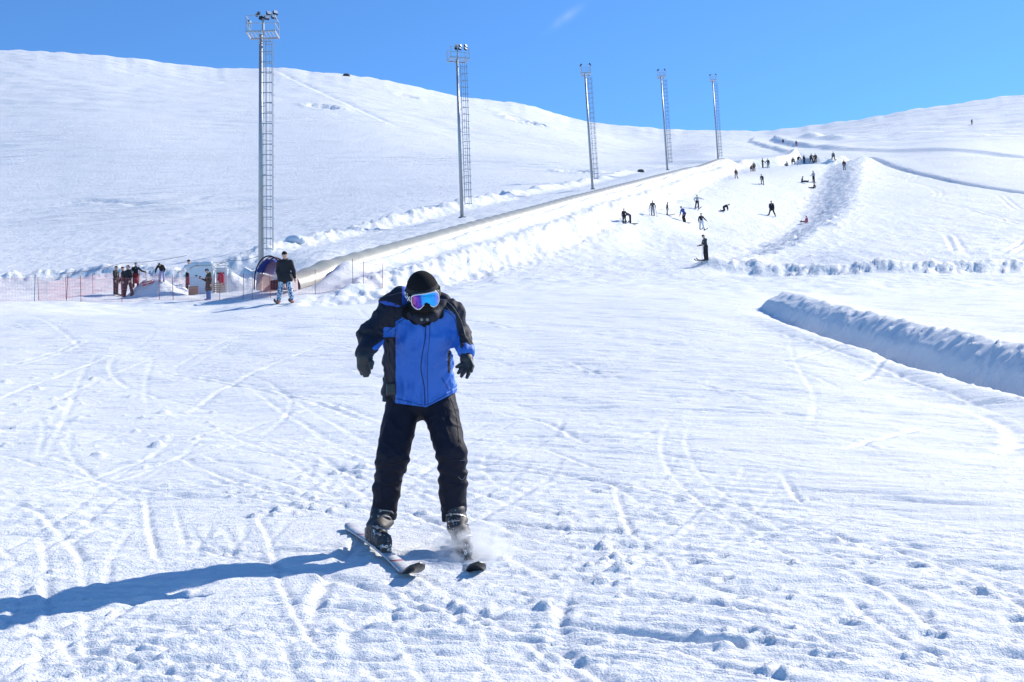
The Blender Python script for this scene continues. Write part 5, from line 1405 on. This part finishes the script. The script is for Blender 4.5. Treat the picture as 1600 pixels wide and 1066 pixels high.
small('skier in light grey jacket and black trousers standing over two seated skiers', 1271.6, 285.5, 19, 100, yaw=-1.1, jacket=(.42, .42, .43), uaL=(-.1, -.4, -.9), faL=(0, -1, -.4), ski=1.4, group=SG)
small('dark skier sitting with legs stretched to the left, below the one in light grey', 1272, 294.8, 17, 100, yaw=-1.4, lean=-.1, thL=(-.1, -1, .0), shL=(0, -1, -.1), thR=(.1, -1, 0), shR=(0, -1, -.1), uaL=(-.3, .4, -1), uaR=(.3, .4, -1), ski=0, group=SG)
small('person in maroon jacket and grey trousers standing at the top of the ploughed edge', 1319.5, 266, 17, 120, yaw=.2, jacket=(.12, .035, .03), trousers=(.25, .22, .22), group=SG)
TG = 'people gathered along the lip of the run'
lip = dict(Ymin=150, group=TG)
small('person in tan jacket standing at the left end of the row on the lip', 1178.5, 268, 15.5, jacket=(.22, .16, .11), trousers=(.06, .03, .03), **lip)
small('small child in dark red crouching beside the person in the tan jacket', 1174, 268.3, 13, jacket=(.14, .03, .03), trousers=(.05, .02, .02), lean=.6, thL=(-.1, -.8, -.5), shL=(0, .5, -.9), thR=(.1, -.8, -.5), shR=(0, .5, -.9), **lip)
small('person in black with hands forward, left of a close standing pair on the lip', 1192, 262.4, 15.5, yaw=.9, uaR=(.2, -.5, -.8), faR=(0, -.9, -.5), ski=1.3, **lip)
small('person in black jacket and grey jeans, right of a close pair on the lip', 1200.4, 263, 15.5, yaw=-.5, trousers=(.16, .18, .22), uaL=(-.5, -.3, -.7), **lip)
small('skier in white top sitting on the lip in front of the row', 1229.5, 259.8, 15, yaw=-.6, jacket=(.6, .55, .55), hat=(.3, .15, .12), thL=(-.1, -1, .1), shL=(0, -1, -.3), thR=(.1, -1, .1), shR=(0, -1, -.3), **lip)
small('crouching person in brown-grey jacket in the row on the lip', 1239.2, 258, 16, lean=.3, jacket=(.14, .11, .10), trousers=(.12, .1, .1), thL=(-.3, -.8, -.3), shL=(0, .3, -.9), thR=(.3, -.8, -.3), shR=(0, .3, -.9), **lip)
small('bending person in black jacket and white trousers in the row on the lip', 1248, 257.9, 17, lean=.9, trousers=(.6, .58, .58), thL=(-.25, 0, -1), thR=(.25, 0, -1), uaL=(-.3, -.3, -.9), uaR=(.3, -.3, -.9), **lip)
small('slim person in navy standing upright in the row on the lip', 1256.8, 256.6, 14.5, jacket=(.03, .035, .07), trousers=(.03, .035, .06), yaw=.5, **lip)
small('person in black standing with legs wide in the row on the lip', 1268.3, 256, 15.7, thL=(-.3, 0, -1), shL=(-.3, 0, -1), thR=(.3, 0, -1), shR=(.35, 0, -1), uaR=(.7, -.1, -.6), faR=(.6, 0, -.4), **lip)
small('person in olive-brown jacket at the right end of the row on the lip', 1274.5, 255.4, 14.8, jacket=(.07, .06, .045), trousers=(.06, .03, .03), yaw=-.4, uaL=(-.5, -.2, -.8), fat=1.15, **lip)
small('skier in grey jacket striding alone to the right of the row on the lip', 1302.5, 251.5, 14.5, jacket=(.16, .16, .18), thL=(-.4, -.1, -1), shL=(-.3, .2, -1), thR=(.3, .1, -1), shR=(.25, 0, -1), ski=1.3, **lip)
FG = 'distant people on the upper road'
def far_small(label, u, vf, h, Ymin, **k): return small(label, u, vf, h, Ymin, group=FG, **k)
far_small('tiny dark figure crouching by the snow wall of the upper road', 1223.5, 224.5, 9, 225, lean=.5, vox=.05, thL=(-.2, -.8, -.5), shL=(0, .4, -.9), thR=(.2, -.8, -.5), shR=(0, .4, -.9))
far_small('tiny figure in grey jacket and pink trousers on the upper road', 1244.5, 229, 10, 225, jacket=(.16, .13, .13), trousers=(.5, .12, .15), vox=.05)
far_small('tiny grey figure skiing alone on the far right hillside', 1518.7, 195, 9, 230, jacket=(.2, .2, .2), trousers=(.1, .1, .1), vox=.06, lean=.3)

# ------------------------------------------------------------ powder thrown up by the right ski
def spray():
    rs = np.random.RandomState(3); V = []; F = []
    c0 = S(716, 852, -.05); c1 = S(752, 872, -.30)
    for i in range(2600):
        t = rs.rand()**.8; c = c0+(c1-c0)*t+np.array([.03, 0, 0])
        p = c+rs.randn(3)*np.array([.055+.09*t, .09, .030+.045*t])+np.array([.10*t*rs.rand(), 0, abs(rs.randn())*.05])
        if rs.rand() < .12: p += rs.randn(3)*np.array([.12, .08, .05])
        wz = p+ORG; g = float(grid_z(wz[0], wz[1]))-ORG[2]
        if p[2] < g: p[2] = g+abs(rs.randn())*.03
        r = rs.uniform(.0012, .0034); n0 = len(V)
        a = rs.randn(3, 3); q, _ = np.linalg.qr(a)
        for s_ in ((1, 0, 0), (-.5, .87, 0), (-.5, -.87, 0), (0, 0, 1.2)): V.append(p+q@np.array(s_)*r)
        F += [[n0, n0+1, n0+2], [n0, n0+1, n0+3], [n0+1, n0+2, n0+3], [n0+2, n0, n0+3]]
    o = mesh_obj('snow_spray', V, F, mat('powder_snow', (.85, .87, .9), .7), smooth=False); o.location = tuple(ORG)
    tag(o, 'loose powder flying from the right ski of the skier in front', 'snow spray', kind='stuff')
    m = bpy.data.materials.new('powder_cloud'); m.use_nodes = True; nt = m.node_tree; nt.nodes.clear()
    out = nt.nodes.new('ShaderNodeOutputMaterial'); pv = nt.nodes.new('ShaderNodeVolumePrincipled'); pv.inputs['Color'].default_value = (.97, .98, 1, 1); pv.inputs['Anisotropy'].default_value = .2
    tc = nt.nodes.new('ShaderNodeTexCoord'); nz = nt.nodes.new('ShaderNodeTexNoise'); nz.inputs['Scale'].default_value = 9; nz.inputs['Detail'].default_value = 4
    # soft falloff from the cloud centre
    sb_ = nt.nodes.new('ShaderNodeVectorMath'); sb_.operation = 'LENGTH'
    fall = nt.nodes.new('ShaderNodeMapRange'); fall.inputs['From Min'].default_value = 1.0; fall.inputs['From Max'].default_value = .1; fall.inputs['To Min'].default_value = 0; fall.inputs['To Max'].default_value = 1
    mr = nt.nodes.new('ShaderNodeMapRange'); mr.inputs['From Min'].default_value = .40; mr.inputs['From Max'].default_value = .72; mr.inputs['To Max'].default_value = 34
    mu = nt.nodes.new('ShaderNodeMath'); mu.operation = 'MULTIPLY'
    nt.links.new(tc.outputs['Object'], nz.inputs['Vector']); nt.links.new(tc.outputs['Object'], sb_.inputs[0]); nt.links.new(sb_.outputs['Value'], fall.inputs['Value'])
    nt.links.new(nz.outputs['Fac'], mr.inputs['Value']); nt.links.new(mr.outputs[0], mu.inputs[0]); nt.links.new(fall.outputs[0], mu.inputs[1]); nt.links.new(mu.outputs[0], pv.inputs['Density']); nt.links.new(pv.outputs[0], out.inputs['Volume'])
    nz.inputs['Scale'].default_value = 3.2
    bm = bmesh.new(); bmesh.ops.create_icosphere(bm, subdivisions=3, radius=1.0); me = bpy.data.meshes.new('snow_cloud'); bm.to_mesh(me); bm.free(); me.materials.append(m)
    ob = link(bpy.data.objects.new('snow_cloud', me)); c = S(738, 862, -.20)+ORG; ob.location = tuple(c); ob.scale = (.27, .24, .17)
    tag(ob, 'soft white puff of powder beside the right boot of the skier in front', 'snow cloud', kind='stuff')
spray()
